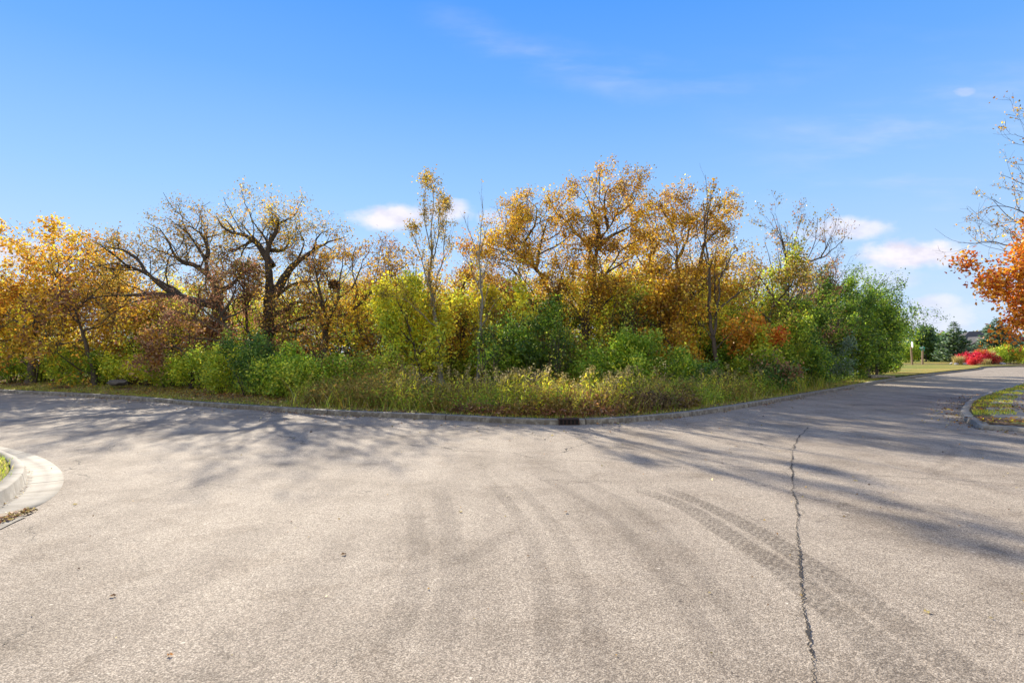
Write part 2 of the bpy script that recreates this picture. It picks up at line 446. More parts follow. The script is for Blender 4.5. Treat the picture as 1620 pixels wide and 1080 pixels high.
near_l = [(-60, 36), (-30, 21.5), (-16, 13.6)] + [tuple(gp(*p)[:2]) for p in [(0, 706), (58, 721), (83, 733), (97, 746), (101, 757), (97, 771), (84, 786), (60, 800)]] + [(-4.35, 4.7), (-4.3, 3.2), (-4.3, 0), (-4.3, -8)]
NEARL = catmull(near_l, 900)
near_r = [(9.1, -8), (9.0, 0), (8.9, 6), (8.7, 9.2)] + [tuple(gp(*p)[:2]) for p in [(1588, 681), (1558, 680), (1533, 672), (1520, 662), (1519, 650), (1533, 636.5), (1556, 627), (1588, 617), (1620, 608.5)]] + [(36, 34), (52, 43), (66, 49), (90, 52), (110, 53)]
NEARR = catmull(near_r, 1100)

def normals2(P):
    t = np.gradient(P, axis=0); t /= np.linalg.norm(t, axis=1)[:, None]
    return np.stack([-t[:, 1], t[:, 0]], 1), t
# all three lines run so that the left-hand normal points away from the road? fix with sign
def flat_poly(name, pts, z, mat, **props):
    v3 = [Vector((p[0], p[1], 0)) for p in pts]
    tris = tessellate_polygon([v3])
    fs = []
    for t in tris:
        a, b, c = [v3[i] for i in t]
        fs.append(tuple(t) if (b-a).cross(c-a).z > 0 else (t[0], t[2], t[1]))
    V = [(p[0], p[1], z) for p in pts]
    return link(name, new_mesh(name, V, faces=fs, mats=[mat]), **props)

# the ground as one sheet, a little below the road
g = 1800
flat_poly('ground', [(-g, -g), (g, -g), (g, g), (-g, g)], -0.03, M['lawn'], kind='structure')
road_poly = list(map(tuple, FAR)) + [(110, 60)] + list(map(tuple, NEARR[::-1])) + list(map(tuple, NEARL[::-1]))
road = flat_poly('road', road_poly, 0.0, M['asphalt'], kind='structure')

def sweep(name, P, side, profile, mat, zs=None, **props):
    """profile: (offset away from the road, z) from the road outwards"""
    N, T = normals2(P); N = N*side
    arc = np.concatenate([[0], np.cumsum(np.linalg.norm(np.diff(P, axis=0), axis=1))])
    k = len(profile); V = []; UV = []
    wob = .012*np.sin(arc*1.1) + .008*np.sin(arc*2.7+1)
    for i in range(len(P)):
        for (o, z) in profile:
            q = P[i] + N[i]*(o + (wob[i] if o > -.3 else 0)); V.append((q[0], q[1], z*(zs[i] if zs is not None and z > .009 else 1))); UV.append((arc[i], o))
    Q = []
    for i in range(len(P)-1):
        for j in range(k-1):
            a, b, c, d = i*k+j, i*k+j+1, (i+1)*k+j+1, (i+1)*k+j
            Q.append((a, d, c, b) if side > 0 else (a, b, c, d))
    me = new_mesh(name, V, quads=Q, mats=[mat], uv=UV)
    return link(name, me, **props)

KH = .105
kprof = [(-.01, -.02), (0.0, KH-.02), (.006, KH-.006), (.02, KH), (.15, KH+.004), (.152, -.02)]
# FAR runs left to right seen from the camera: its left-hand normal points away from the camera = away from the road
sweep('kerb', FAR, 1, kprof, M['concrete'], label='long low concrete kerb curving in front of the wooded corner', category='kerb')
gprof = [(-.33, -.01), (-.33, .006), (-.18, .004), (0.0, .008), (.02, .115), (.035, .125), (.14, .13), (.145, -.02)]
# NEARL is the outer gutter edge; shift it outwards
NL, _ = normals2(NEARL); KL = NEARL - NL*.33      # right-hand side when running towards the camera
sweep('kerb', KL, -1, gprof, M['concrete'], label='pale concrete kerb and wide gutter rounding the grassy corner at lower left', category='kerb')
NR, _ = normals2(NEARR)
rprof = [(-.03, -.01), (-.03, .006), (0.0, .008), (.02, .10), (.035, .112), (.17, .116), (.175, -.02)]
KR = NEARR - NR*.02
sweep('kerb', KR, -1, [(o, z) for o, z in rprof], M['concrete'], zs=np.clip((KR[:, 1]-9.9)/1.0, .72, 1), label='concrete kerb rounding the leaf-strewn corner beside the sidewalk at right', category='kerb')

# verge of the wooded corner: rows shrink towards a far centre, gentle bank on the left
def verge_h(off, x):
    left = np.clip((-x-2)/8, 0, 1)
    return KH - .01 + (.003+.05*left)*np.clip(off-.6, 0, 9) + .0
NF, _ = normals2(FAR)
offs = np.array([.15, .3, .5, .8, 1.2, 1.7, 2.3, 3, 4, 5.5, 7.5, 10])
C0 = np.array([6.0, 75.0])
rows = []
K0 = FAR + NF*.148
for o in offs:
    D = C0 - K0; dist = np.linalg.norm(D, axis=1)[:, None]
    P = K0 + D/dist*np.minimum(o-.15, dist*.4)
    rows.append(np.column_stack([P, verge_h(np.full(len(P), o), P[:, 0])]))
for f_ in (.35, .6, .85):
    P = rows[len(offs)-1][:, :2]; P = P + (C0-P)*f_
    rows.append(np.column_stack([P, np.full(len(P), .12) + verge_h(np.full(len(P), 9.0), P[:, 0])*(1-f_)]))
G = np.array(rows); nr, nc = G.shape[:2]
bump = fast_noise(G.reshape(-1, 3)*np.array([1, 1, 0]), 2.2, 3).reshape(nr, nc)*.03
G[1:len(offs), :, 2] += bump[1:len(offs)]
idx = np.arange(nr*nc).reshape(nr, nc)
Q = np.stack([idx[:-1, :-1], idx[:-1, 1:], idx[1:, 1:], idx[1:, :-1]], -1).reshape(-1, 4)
link('wooded_verge', new_mesh('wooded_verge', G.reshape(-1, 3), quads=Q, mats=[M['soil']], smooth=True), kind='structure')

ARC = np.concatenate([[0], np.cumsum(np.linalg.norm(np.diff(FAR, axis=0), axis=1))])
FPX = CX + FAR[:, 0]/np.maximum(FAR[:, 1], 1)*F
def verge_pts(px0, px1, o0, o1, n, power=1.0):
    """random points on the verge between picture columns px0..px1, o0..o1 metres behind the kerb"""
    k = np.where((FPX >= px0) & (FPX <= px1) & (FAR[:, 1] < 70))[0]
    a = rng.uniform(ARC[k[0]], ARC[k[-1]], n)
    x = np.interp(a, ARC, K0[:, 0]); y = np.interp(a, ARC, K0[:, 1])
    o = o0 + (o1-o0)*rng.uniform(0, 1, n)**power
    D = C0 - np.stack([x, y], 1); D /= np.linalg.norm(D, axis=1)[:, None]
    P = np.stack([x, y], 1) + D*o[:, None]
    return np.column_stack([P, verge_h(o+.15, P[:, 0])]), a, o

# strip of lawn round the street signs, right of the wood
lawn = [tuple(p) for p in K0[(FPX > 1400) & (FAR[:, 1] > 25) & (FAR[:, 0] < 56)]]
lawn_poly = lawn + [(58, 70), (66, 78), (80, 110), (84, 150), (40, 150), (38, 90), (32, 55), (24, 40)]
flat_poly('lawn', lawn_poly, .16, M['lawn'], kind='structure')
# lawn beyond the far road
flat_poly('garden_lawn', [(62, 66.8), (90, 69.0), (140, 70.5), (400, 90), (400, 300), (60, 300), (60, 90), (57, 68)], .09, M['lawn'], kind='structure')
# left corner grass
NKL, _ = normals2(KL)
pl = [tuple(p) for p in (KL - NKL*.14)]
flat_poly('corner_grass', pl + [(-60, -25), (-120, 10)], .125, M['lawn'], kind='structure')
NKR, _ = normals2(KR)
pr = [tuple(p) for p in (KR - NKR*.17)]
flat_poly('corner_verge', pr + [(140, -25)], .088, M['soil'], kind='structure')
# sidewalk with a ramp down to the road
sw_l = [(9.35, 10.75), (9.95, 11.75), (11.0, 13.2), (12.6, 15.0), (15.2, 17.7), (19.5, 21.7), (26, 27), (40, 35), (70, 45)]
sw = catmull(sw_l, 60); n_, _ = normals2(sw)
V = []; UV = []; a_ = 0
for i, p in enumerate(sw):
    z = .107 - .03*max(0, 1-i/3.0)
    for w in (0, .75, 1.5):
        q = p - n_[i]*w; V.append((q[0], q[1], z + .003*w))
        UV.append((i*1.2, w))
Q = []
for i in range(len(sw)-1):
    for j in range(2):
        Q.append((i*3+j, i*3+j+1, (i+1)*3+j+1, (i+1)*3+j))
link('sidewalk', new_mesh('sidewalk', V, quads=[q[::-1] for q in Q], mats=[M['concrete']], uv=UV), kind='structure')

# ---------------------------------------------------------------- marks on the asphalt
def ribbon(name, pts, w0, w1, mat, z, fade=(.0, .1, .9, 1.0), wob=0.0, seed=0, n=160):
    P = catmull(np.array([gp(*p)[:2] for p in pts]), n)
    N, T = normals2(P); t = np.linspace(0, 1, n)
    if wob:
        r = np.random.default_rng(seed); g_ = r.normal(size=n); P = P + N*((g_+np.roll(g_, 1))*.5*wob + np.interp(t, np.linspace(0, 1, 40), r.normal(size=40))*wob*1.6)[:, None]
    w = (w0 + (w1-w0)*t)
    if wob: q_ = np.random.default_rng(seed+9).uniform(.0, 1.0, n); w = w*(.15+1.5*(q_*.5+np.roll(q_, 1)*.3+np.roll(q_, 2)*.2)**1.6)*np.interp(t, np.linspace(0, 1, 30), np.random.default_rng(seed+5).uniform(.35, 1.7, 30))
    A = np.interp(t, fade, (0, 1, 1, 0))
    arc = np.concatenate([[0], np.cumsum(np.linalg.norm(np.diff(P, axis=0), axis=1))])
    ks = (-.5, -.25, 0, .25, .5) if not wob else (-.5, .5)
    V = []; UV = []; CC = []
    for k in ks:
        q = P + N*(w*k)[:, None]
        V.append(np.column_stack([q, np.full(n, z)])); UV.append(np.column_stack([arc, np.full(n, k+.5)])); CC.append(np.repeat(A[:, None], 3, 1))
    V = np.concatenate(V); UV = np.concatenate(UV); CC = np.concatenate(CC)
    Q = []
    for j in range(len(ks)-1):
        a = np.arange(n-1)+j*n
        Q.append(np.stack([a, a+1, a+1+n, a+n], 1))
    return link(name, new_mesh(name, V, quads=np.concatenate(Q), mats=[mat], uv=UV, col=CC), road)

z = .0012
for i, (pts, w) in enumerate([
    ([(1000, 770), (1080, 800), (1160, 850), (1230, 895), (1300, 950), (1380, 1015), (1450, 1080), (1520, 1150)], .26),
    ([(1040, 768), (1130, 805), (1215, 850), (1300, 905), (1390, 965), (1470, 1022), (1550, 1080), (1640, 1150)], .24)]):
    ribbon('tyre_mark', pts, w*.8, w, M['tyre'], z + .0003*i)
for i, (pts, w) in enumerate([
    ([(830, 742), (880, 768), (945, 805), (1005, 852), (1060, 920), (1115, 1000), (1165, 1100)], .135),
    ([(860, 735), (930, 765), (1000, 802), (1060, 850), (1120, 920), (1190, 1005), (1250, 1100)], .135),
    ([(790, 745), (835, 785), (880, 840), (915, 910), (940, 1000), (955, 1120)], .135),
    ([(760, 748), (800, 790), (838, 850), (858, 930), (866, 1010), (872, 1120)], .135),
    ([(690, 760), (702, 800), (716, 860), (716, 920), (700, 990), (670, 1100)], .20),
    ([(640, 765), (656, 820), (662, 880), (650, 940), (620, 1010), (570, 1100)], .18),
    ([(1640, 760), (1560, 770), (1500, 762), (1530, 735), (1548, 712), (1535, 700)], .135),
    ([(1640, 745), (1570, 752), (1490, 750), (1500, 725), (1510, 708), (1490, 700)], .135),
    ([(560, 900), (640, 905), (740, 880), (820, 830)], .15)]):
    ribbon('tyre_mark', pts, w, w*1.1, M['wear'], .0020 + .0003*i, fade=(0, .2, .88, 1))
z = .0055
ribbon('crack', [(1279, 676), (1262, 695), (1257, 705), (1253, 735), (1254, 765), (1259, 800), (1263, 850), (1268, 900), (1274, 950), (1279, 1010), (1284, 1060), (1290, 1120)], .016, .012, M['crack'], z, wob=.006, seed=1, n=900)
r2 = np.random.default_rng(4)
def thin_crack(a, b, w=.012, n=60, jag=.05, seed=0):
    A = gp(*a); B = gp(*b); r = np.random.default_rng(seed)
    t = np.linspace(0, 1, 9)[:, None]; P = A*(1-t)+B*t
    P[1:-1, :2] += r.normal(size=(7, 2))*jag*np.linalg.norm(B-A)*.6
    pts = [(CX+p[0]/p[1]*F, HZ+EYE*F/p[1]) for p in P]
    ribbon('crack', pts, w*.75, w*.4, M['crack'], z, wob=.006, seed=seed, n=n)
for i, (a, b, w) in enumerate([((1254, 735), (1238, 752), .012), ((1259, 800), (1276, 815), .010), ((1263, 850), (1250, 872), .009), ((1268, 900), (1290, 925), .009), ((1274, 950), (1258, 985), .008), ((1281, 1025), (1300, 1060), .007), ((1257, 705), (1240, 715), .015), ((640, 704), (1000, 733), .03), ((1000, 733), (1380, 752), .026), ((1380, 752), (1620, 765), .02), ((885, 716), (935, 699), .03), ((862, 696), (870, 686), .03),
    ((118, 728), (135, 760), .02), ((120, 708), (160, 700), .03), ((160, 700), (190, 722), .02), ((440, 688), (500, 705), .03), ((330, 765), (390, 772), .014),
    ((45, 833), (57, 845), .012), ((57, 845), (48, 858), .010), ((0, 1020), (60, 990), .010), ((145, 760), (250, 757), .012), ((500, 1070), (600, 1010), .007), ((540, 995), (660, 962), .006),
    ((1200, 700), (1222, 712), .02), ((835, 686), (858, 690), .03), ((1440, 935), (1520, 960), .007), ((700, 925), (810, 930), .006), ((100, 745), (128, 738), .02)]):
    thin_crack(a, b, w*.8, seed=20+i)

# ---------------------------------------------------------------- plant growing
def unit(v): return v/np.maximum(np.linalg.norm(v, axis=-1, keepdims=True), 1e-9)

def tubes(P, Rr, sides):
    """P (N,n,3) polylines, Rr (N,n) radii -> verts, quads"""
    N, n, _ = P.shape
    T = unit(np.gradient(P, axis=1))
    ref = np.where(np.abs(T[:, :1, 2:3]) > .9, np.array([1., 0, 0]), np.array([0, 0, 1.]))
    U = unit(np.cross(T, np.broadcast_to(ref, T.shape))); W = np.cross(T, U)
    a = np.arange(sides)*2*np.pi/sides
    V = P[:, :, None, :] + Rr[:, :, None, None]*(np.cos(a)[None, None, :, None]*U[:, :, None, :] + np.sin(a)[None, None, :, None]*W[:, :, None, :])
    V = V.reshape(-1, 3)
    i = np.arange(N)[:, None, None]*(n*sides); j = np.arange(n-1)[None, :, None]*sides; k = np.arange(sides)[None, None, :]
    k2 = (k+1) % sides
    a0 = i+j+k; a1 = i+j+k2; b0 = a0+sides; b1 = a1+sides
    Q = np.stack([a0, a1, b1, b0], -1).reshape(-1, 4)
    return V, Q

def merge(parts):
    Vs = []; Qs = []; o = 0
    for V, Q in parts:
        Vs.append(V); Qs.append(Q+o); o += len(V)
    return np.concatenate(Vs), np.concatenate(Qs)

def spawn(P, Rr, dens, tmin, L0, angle, up, gnarl, npts, r, rfac=.55, Lfall=.55, maxn=100000, rmin=.004, flat=0.0, axis_up=0.0):
    """children along each parent polyline"""
    N, n, _ = P.shape
    seg = np.linalg.norm(np.diff(P, axis=1), axis=2); plen = seg.sum(1)
    cnt = r.poisson(np.maximum(plen*dens*(1-tmin), .05)); cnt = np.minimum(cnt, 60)
    idx = np.repeat(np.arange(N), cnt)[:maxn]; M_ = len(idx)
    if M_ == 0: return None
    t = tmin + (1-tmin)*r.uniform(0, 1, M_)**.85
    # always a few at the tips
    f = t*(n-1); k = np.minimum(f.astype(int), n-2); fr = (f-k)[:, None]
    S = P[idx, k]*(1-fr) + P[idx, k+1]*fr
    T = unit(P[idx, k+1]-P[idx, k]); pr = Rr[idx, k]*(1-fr[:, 0]) + Rr[idx, k+1]*fr[:, 0]
    ax = unit(np.cross(T, r.normal(size=(M_, 3))))
    ang = R(angle)*r.uniform(.6, 1.35, M_)[:, None]
    D = unit(np.cos(ang)*T + np.sin(ang)*ax + np.array([0, 0, axis_up]))
    if flat: D[:, 1] *= (1-flat); D = unit(D)
    L = L0*(1-Lfall*t)*r.uniform(.55, 1.25, M_)*np.clip(plen[idx]/2.2, .35, 1.3)
    step = (L/(npts-1))[:, None]
    out = np.zeros((M_, npts, 3)); out[:, 0] = S
    for q in range(1, npts):
        D = unit(D + r.normal(size=(M_, 3))*gnarl + np.array([0, 0, up]))
        out[:, q] = out[:, q-1] + D*step
    r0 = np.maximum(np.minimum(pr*rfac, .011*L + .004), rmin)
    rad = r0[:, None]*np.linspace(1, .35, npts)[None, :]
    rad = np.maximum(rad, rmin*.6)
    return out, rad

PAL = dict(
 gold=[(.80, .47, .03), (.70, .36, .02), (.84, .58, .05), (.55, .29, .03), (.74, .54, .05)],
 orange=[(.68, .25, .02), (.62, .32, .03), (.76, .38, .03), (.46, .18, .03)],
 amber=[(.52, .30, .035), (.44, .20, .025), (.60, .38, .045), (.36, .28, .045), (.30, .14, .03)],
 rust=[(.40, .18, .08), (.32, .14, .08), (.48, .25, .09), (.24, .11, .07), (.44, .30, .17)],
 mauve=[(.42, .21, .13), (.34, .17, .11), (.50, .28, .16), (.26, .13, .09), (.56, .40, .20)],
 olive=[(.30, .24, .05), (.24, .19, .04), (.40, .29, .05), (.19, .17, .04), (.44, .26, .05)],
 yellow=[(.86, .74, .04), (.70, .62, .04), (.66, .66, .05), (.84, .64, .05)],
 lime=[(.50, .60, .05), (.40, .52, .05), (.62, .66, .05), (.30, .44, .05), (.72, .66, .05)],
 green=[(.25, .42, .03), (.19, .34, .025), (.34, .50, .035), (.15, .27, .02), (.46, .52, .04)],
 deep=[(.105, .21, .035), (.075, .155, .03), (.145, .26, .04), (.085, .175, .045), (.21, .31, .04)],
 blue=[(.21, .31, .21), (.15, .24, .18), (.30, .38, .27)],
 fir=[(.09, .18, .08), (.065, .14, .07), (.12, .22, .10)],
 red=[(.70, .05, .04), (.60, .03, .05), (.76, .12, .05)],
 crimson=[(.72, .02, .07), (.62, .015, .055), (.80, .05, .10)],
 maple=[(.72, .24, .02), (.66, .17, .02), (.78, .36, .03), (.48, .10, .02), (.80, .44, .04)],
 straw=[(.50, .41, .15), (.40, .33, .11), (.58, .49, .22), (.34, .28, .08)],
 brown=[(.16, .095, .05), (.22, .14, .075), (.11, .06, .035), (.30, .20, .11)],
)

def leaf_mesh(C, size, pal, r, mixpal=None, mixf=0.0, aspect=.62, tone=None, jit=.22):
    N = len(C)
    n = unit(r.normal(size=(N, 3)) + np.array([0, 0, .35]))
    a = unit(np.cross(n, r.normal(size=(N, 3)))); b = np.cross(n, a)
    L = (size*r.uniform(.6, 1.3, N))[:, None]; W = L*aspect*r.uniform(.8, 1.2, (N, 1))
    fold = n*L*.12
    V = np.stack([C + a*L*.5, C + b*W*.5 + fold, C - a*L*.5, C - b*W*.5 + fold], 1).reshape(-1, 3)
    Q = np.arange(N*4).reshape(N, 4)
    p = np.array(PAL[pal]); ci = p[r.integers(0, len(p), N)]
    if mixpal:
        p2 = np.array(PAL[mixpal]); sel = (fast_noise(C, 1.3, 11) + r.normal(size=N)*.45) < (mixf*2-1)*.95
        ci = np.where(sel[:, None], p2[r.integers(0, len(p2), N)], ci)
    br = 1 + jit*r.normal(size=(N, 1)); clump = 1 + .28*fast_noise(C, 1.1, 5)[:, None]
    ci = np.clip(ci*np.clip(br, .5, 1.6)*clump, .004, .9)
    return V, Q, np.repeat(ci, 4, 0)

def make_plant(root, P0s, R0s, levels, pal, nleaf, lsize, seed, bark, mixpal=None, mixf=0, leaf_from=2, scatter=.10, trunk_name='trunk', crown='crown', aspect=.62, leaf_keep=None, flat=0.0, sides0=8, patch=-.62):
    """P0s list of (k,3) world polylines; grows levels and links trunk, branches and crown under root"""
    r = np.random.default_rng(seed); org = np.array(root.location)
    n0 = 22; PP = []; RR = []
    for P, (ra, rb) in zip(P0s, R0s):
        Q = catmull(P, n0); L = np.linalg.norm(np.diff(Q, axis=0), axis=1).sum()
        w = np.cumsum(r.normal(size=(n0, 3)), 0); w -= np.linspace(0, 1, n0)[:, None]*w[-1]
        Q = Q + w*L*.006
        PP.append(Q); RR.append((rb*.6+(ra*.88-rb*.6)*(1-np.linspace(0, 1, n0))**1.35)*(1+.05*r.normal(size=n0)))
    P = np.array(PP); Rr = np.array(RR)
    Rr[0, 0] *= 1.5; Rr[0, 1] *= 1.18
    V, Q = tubes(P, Rr, sides0)
    link(trunk_name, new_mesh(trunk_name, V-org, quads=Q, mats=[bark], smooth=True), root)
    parts = []; leafsrc = []
    cur = [(P, Rr)]
    for li, lv in enumerate(levels):
        A = np.concatenate([c[0] for c in cur]) if len(cur) > 1 else cur[0][0]
        B = np.concatenate([c[1] for c in cur]) if len(cur) > 1 else cur[0][1]
        ch = spawn(A, B, r=r, flat=flat, **lv)
        if ch is None: break
        parts.append(tubes(ch[0], ch[1], 5 if li == 0 else 3))
        last = li+1 == len(levels); q0 = 1 if last else ch[0].shape[1]-2
        if li+1 >= leaf_from: leafsrc.append(ch[0][:, q0:].reshape(-1, 3))
        cur = [ch]
    if parts:
        V, Q = merge(parts)
        link('branches', new_mesh('branches', V-org, quads=Q, mats=[bark], smooth=True), root)
    if nleaf and leafsrc:
        S = np.concatenate(leafsrc)
        S = S[(fast_noise(S, 1.4, seed) + .55*r.normal(size=len(S))) > patch]
        if leaf_keep is not None: S = S[leaf_keep(S)]
        if len(S):
            # leaves bunch: pick a subset of twig points and gather several leaves at each
            k = 3
            cs = S[r.integers(0, len(S), max(1, nleaf//k))]
            C = np.repeat(cs, k, 0) + r.normal(size=(len(cs)*k, 3))*scatter
            V, Q, c = leaf_mesh(C, lsize, pal, r, mixpal, mixf, aspect)
            link(crown, new_mesh(crown, V-org, quads=Q, mats=[M['leaf']], col=c), root)
    return root

OAK = [dict(dens=2.9, tmin=.12, L0=2.4, angle=55, up=.05, gnarl=.24, npts=9, Lfall=.74),
       dict(dens=3.6, tmin=.12, L0=1.25, angle=50, up=.05, gnarl=.26, npts=6),
       dict(dens=8.5, tmin=.15, L0=.75, angle=46, up=.04, gnarl=.22, npts=4, rmin=.006)]
OPEN = [dict(dens=1.8, tmin=.15, L0=2.2, angle=40, up=.10, gnarl=.13, npts=9, Lfall=.7),
        dict(dens=3.4, tmin=.12, L0=1.3, angle=40, up=.08, gnarl=.15, npts=6),
        dict(dens=5.5, tmin=.15, L0=.75, angle=38, up=.06, gnarl=.16, npts=4, rmin=.005)]
YOUNG = [dict(dens=2.6, tmin=.15, L0=1.7, angle=52, up=.10, gnarl=.16, npts=7),
         dict(dens=4.6, tmin=.1, L0=.9, angle=48, up=.05, gnarl=.2, npts=5, rmin=.004)]
SLIM = [dict(dens=4.5, tmin=.22, L0=.95, angle=23, up=.16, gnarl=.07, npts=7),
        dict(dens=4.0, tmin=.1, L0=.5, angle=34, up=.08, gnarl=.12, npts=4, rmin=.004)]

GNARLY = [dict(dens=2.4, tmin=.12, L0=2.1, angle=56, up=.05, gnarl=.30, npts=9, Lfall=.6),
          dict(dens=3.8, tmin=.12, L0=1.15, angle=54, up=.04, gnarl=.34, npts=6),
          dict(dens=6.5, tmin=.15, L0=.5, angle=48, up=.03, gnarl=.28, npts=4, rmin=.007)]

def hero(name, label, d, base, limbs, levels, pal, nleaf, lsize, seed, bark='oak_bark', cat='tree', dj=1.0, **kw):
    """limbs: list of (points [(px,py[,depth offset])], r0, r1)"""
    b = pt(base[0], base[1], d); b[2] = .05; ky = kw.pop('ky', .935); rk = kw.pop('rk', 1.0)
    root = empty(name, b, label, cat, kw.pop('group', None))
    r = np.random.default_rng(seed+500); Ps = []; Rs = []; known = []
    for i, (pts, ra, rb) in enumerate(limbs):
        # a limb starts at the depth of the limb it springs from and leans its own way
        z0 = 0.0; snap = None
        if i and known:
            K = np.array(known); q_ = int(np.argmin(np.hypot(K[:, 0]-pts[0][0], K[:, 1]-pts[0][1]))); z0 = K[q_, 2]; snap = K[q_]
        zend = z0 + r.uniform(-1, 1)*dj*1.6 if i else 0.0
        m = len(pts); row = []
        for j, q in enumerate(pts):
            off = z0 + q[2] if len(q) > 2 else z0 + (zend-z0)*(j/max(1, m-1))
            row.append((q[0], q[1], off))
        if snap is not None: row[0] = tuple(snap)
        fine = catmull(np.array(row), 24); known += [tuple(v) for v in fine]
        P = np.array([pt(a, 590-(590-c)*(ky if c < 590 else 1), d+o) for a, c, o in row])
        if i == 0: P = np.vstack([b, P])
        Ps.append(P); Rs.append((ra*rk, rb*rk))
    return make_plant(root, Ps, Rs, levels, pal, nleaf, lsize, seed, M[bark], **kw)

def auto(name, label, x, y, h, spread, seed, levels, pal, nleaf, lsize, bark='dark_bark', cat='tree', r0=None, nl=6, first=.3, lean=(0, 0), z0=.05, multi=1, **kw):
    """a tree with its own procedural limbs"""
    r = np.random.default_rng(seed+900)
    root = empty(name, (x, y, z0), label, cat, kw.pop('group', None))
    r0 = r0 or h*.014+.02; Ps = []; Rs = []
    for m in range(multi):
        a = r.uniform(0, 6.28); tip = np.array([x+lean[0]*h+r.normal()*.06*h, y+lean[1]*h+r.normal()*.06*h, z0+h*r.uniform(.82, .95)])
        if multi > 1: tip[:2] += np.array([math.cos(a), math.sin(a)])*spread*.45
        b = np.array([x, y, z0-.1]); mid = b*.5+tip*.5 + np.array([r.normal()*.04*h, r.normal()*.04*h, 0])
        T = np.array([b, b*.72+mid*.28+np.array([r.normal()*.02*h, 0, 0]), mid, tip]); Ps.append(T); Rs.append((r0 if m == 0 else r0*.7, r0*.16))
        for i in range(nl):
            t = first + (1-first)*(i+.3)/nl*.85; s = catmull(T, 21)[int(t*20)]
            aa = i*2.4+r.uniform(-.5, .5); ln = spread*(1.05-.5*t)*r.uniform(.7, 1.15)
            e = s + np.array([math.cos(aa)*ln, math.sin(aa)*ln, h*r.uniform(.10, .26)])
            mm = s*.55+e*.45 + np.array([r.normal()*.08, r.normal()*.08, r.uniform(-.02, .05)*h])
            Ps.append(np.array([s, mm, e])); Rs.append((r0*(.55-.25*t), r0*.10))
    return make_plant(root, Ps, Rs, levels, pal, nleaf, lsize, seed, M[bark], **kw)

# ================================================================= hero trees (left to right)
hero('oak_tree', 'broad oak with dense golden-orange leaves at the far left end of the wood', 24, (48, 618),
 [([(52, 560), (62, 500), (78, 450)], .22, .10), ([(66, 490), (90, 430), (85, 375)], .10, .02), ([(62, 500), (30, 460), (5, 430)], .10, .02),
  ([(70, 470), (130, 430), (165, 395)], .10, .02), ([(60, 510), (120, 480), (180, 470)], .09, .02), ([(85, 430), (60, 390), (42, 380)], .05, .012),
  ([(62, 520), (10, 500), (-50, 470)], .09, .02), ([(90, 430), (120, 390), (125, 365)], .05, .012), ([(66, 500), (40, 530), (-20, 540)], .06, .015), ([(62, 525), (110, 520), (150, 500)], .06, .015)],
 OAK, 'gold', 15000, .125, 1, mixpal='orange', mixf=.3, leaf_from=2, scatter=.14, ky=.95)
hero('oak_tree', 'young golden-leaved tree with a dark slanting trunk behind the left undergrowth', 22, (150, 620),
 [([(148, 582), (138, 545), (128, 510), (118, 480)], .13, .06), ([(128, 510), (100, 470), (95, 430)], .05, .015), ([(120, 485), (160, 440), (190, 420)], .05, .015), ([(135, 535), (95, 540), (72, 520), (60, 505)], .045, .012),
  ([(132, 520), (180, 500), (215, 480)], .05, .012)],
 OAK, 'gold', 4500, .13, 2, mixpal='rust', mixf=.35, scatter=.14)
hero('oak_tree', 'slender tree with rusty leaves and a straight dark trunk among the left shrubs', 23, (178, 615),
 [([(178, 580), (180, 530), (186, 500), (180, 470), (190, 440)], .11, .03), ([(181, 520), (220, 500), (250, 470)], .05, .012), ([(183, 500), (150, 470), (140, 440)], .05, .012), ([(180, 480), (210, 450), (215, 420)], .04, .01)],
 OAK, 'amber', 4600, .11, 3, mixpal='olive', mixf=.4, scatter=.14)
hero('oak_tree', 'leaning oak with bare black limbs sweeping out to the left', 22.5, (380, 622),
 [([(374, 560), (366, 510), (352, 465), (346, 440), (338, 420), (328, 380), (308, 345), (290, 325)], .27, .03),
  ([(352, 465, 0), (320, 458), (296, 452), (275, 440), (232, 410), (205, 395), (180, 375), (152, 350)], .15, .02),
  ([(292, 450), (262, 443), (220, 443), (170, 448), (130, 455)], .10, .02),
  ([(230, 412), (222, 388), (198, 370), (175, 360), (150, 350)], .06, .012),
  ([(205, 395), (175, 390), (150, 392), (118, 390)], .05, .012),
  ([(292, 450), (272, 425), (250, 415), (228, 398), (215, 370), (205, 355)], .07, .012),
  ([(340, 425), (318, 395), (290, 380), (262, 368), (238, 358)], .10, .015),
  ([(310, 400), (285, 385), (262, 340), (240, 318), (232, 312)], .08, .012),
  ([(328, 380), (322, 345), (300, 320), (270, 315)], .07, .012),
  ([(345, 440), (372, 420), (386, 400), (395, 370)], .09, .015),
  ([(366, 520), (330, 500), (300, 490), (262, 500)], .08, .015)],
 GNARLY, 'olive', 11000, .078, 4, rk=1.4, ky=.86, bark='dark_bark', mixpal='amber', mixf=.45, scatter=.16, patch=-.9)
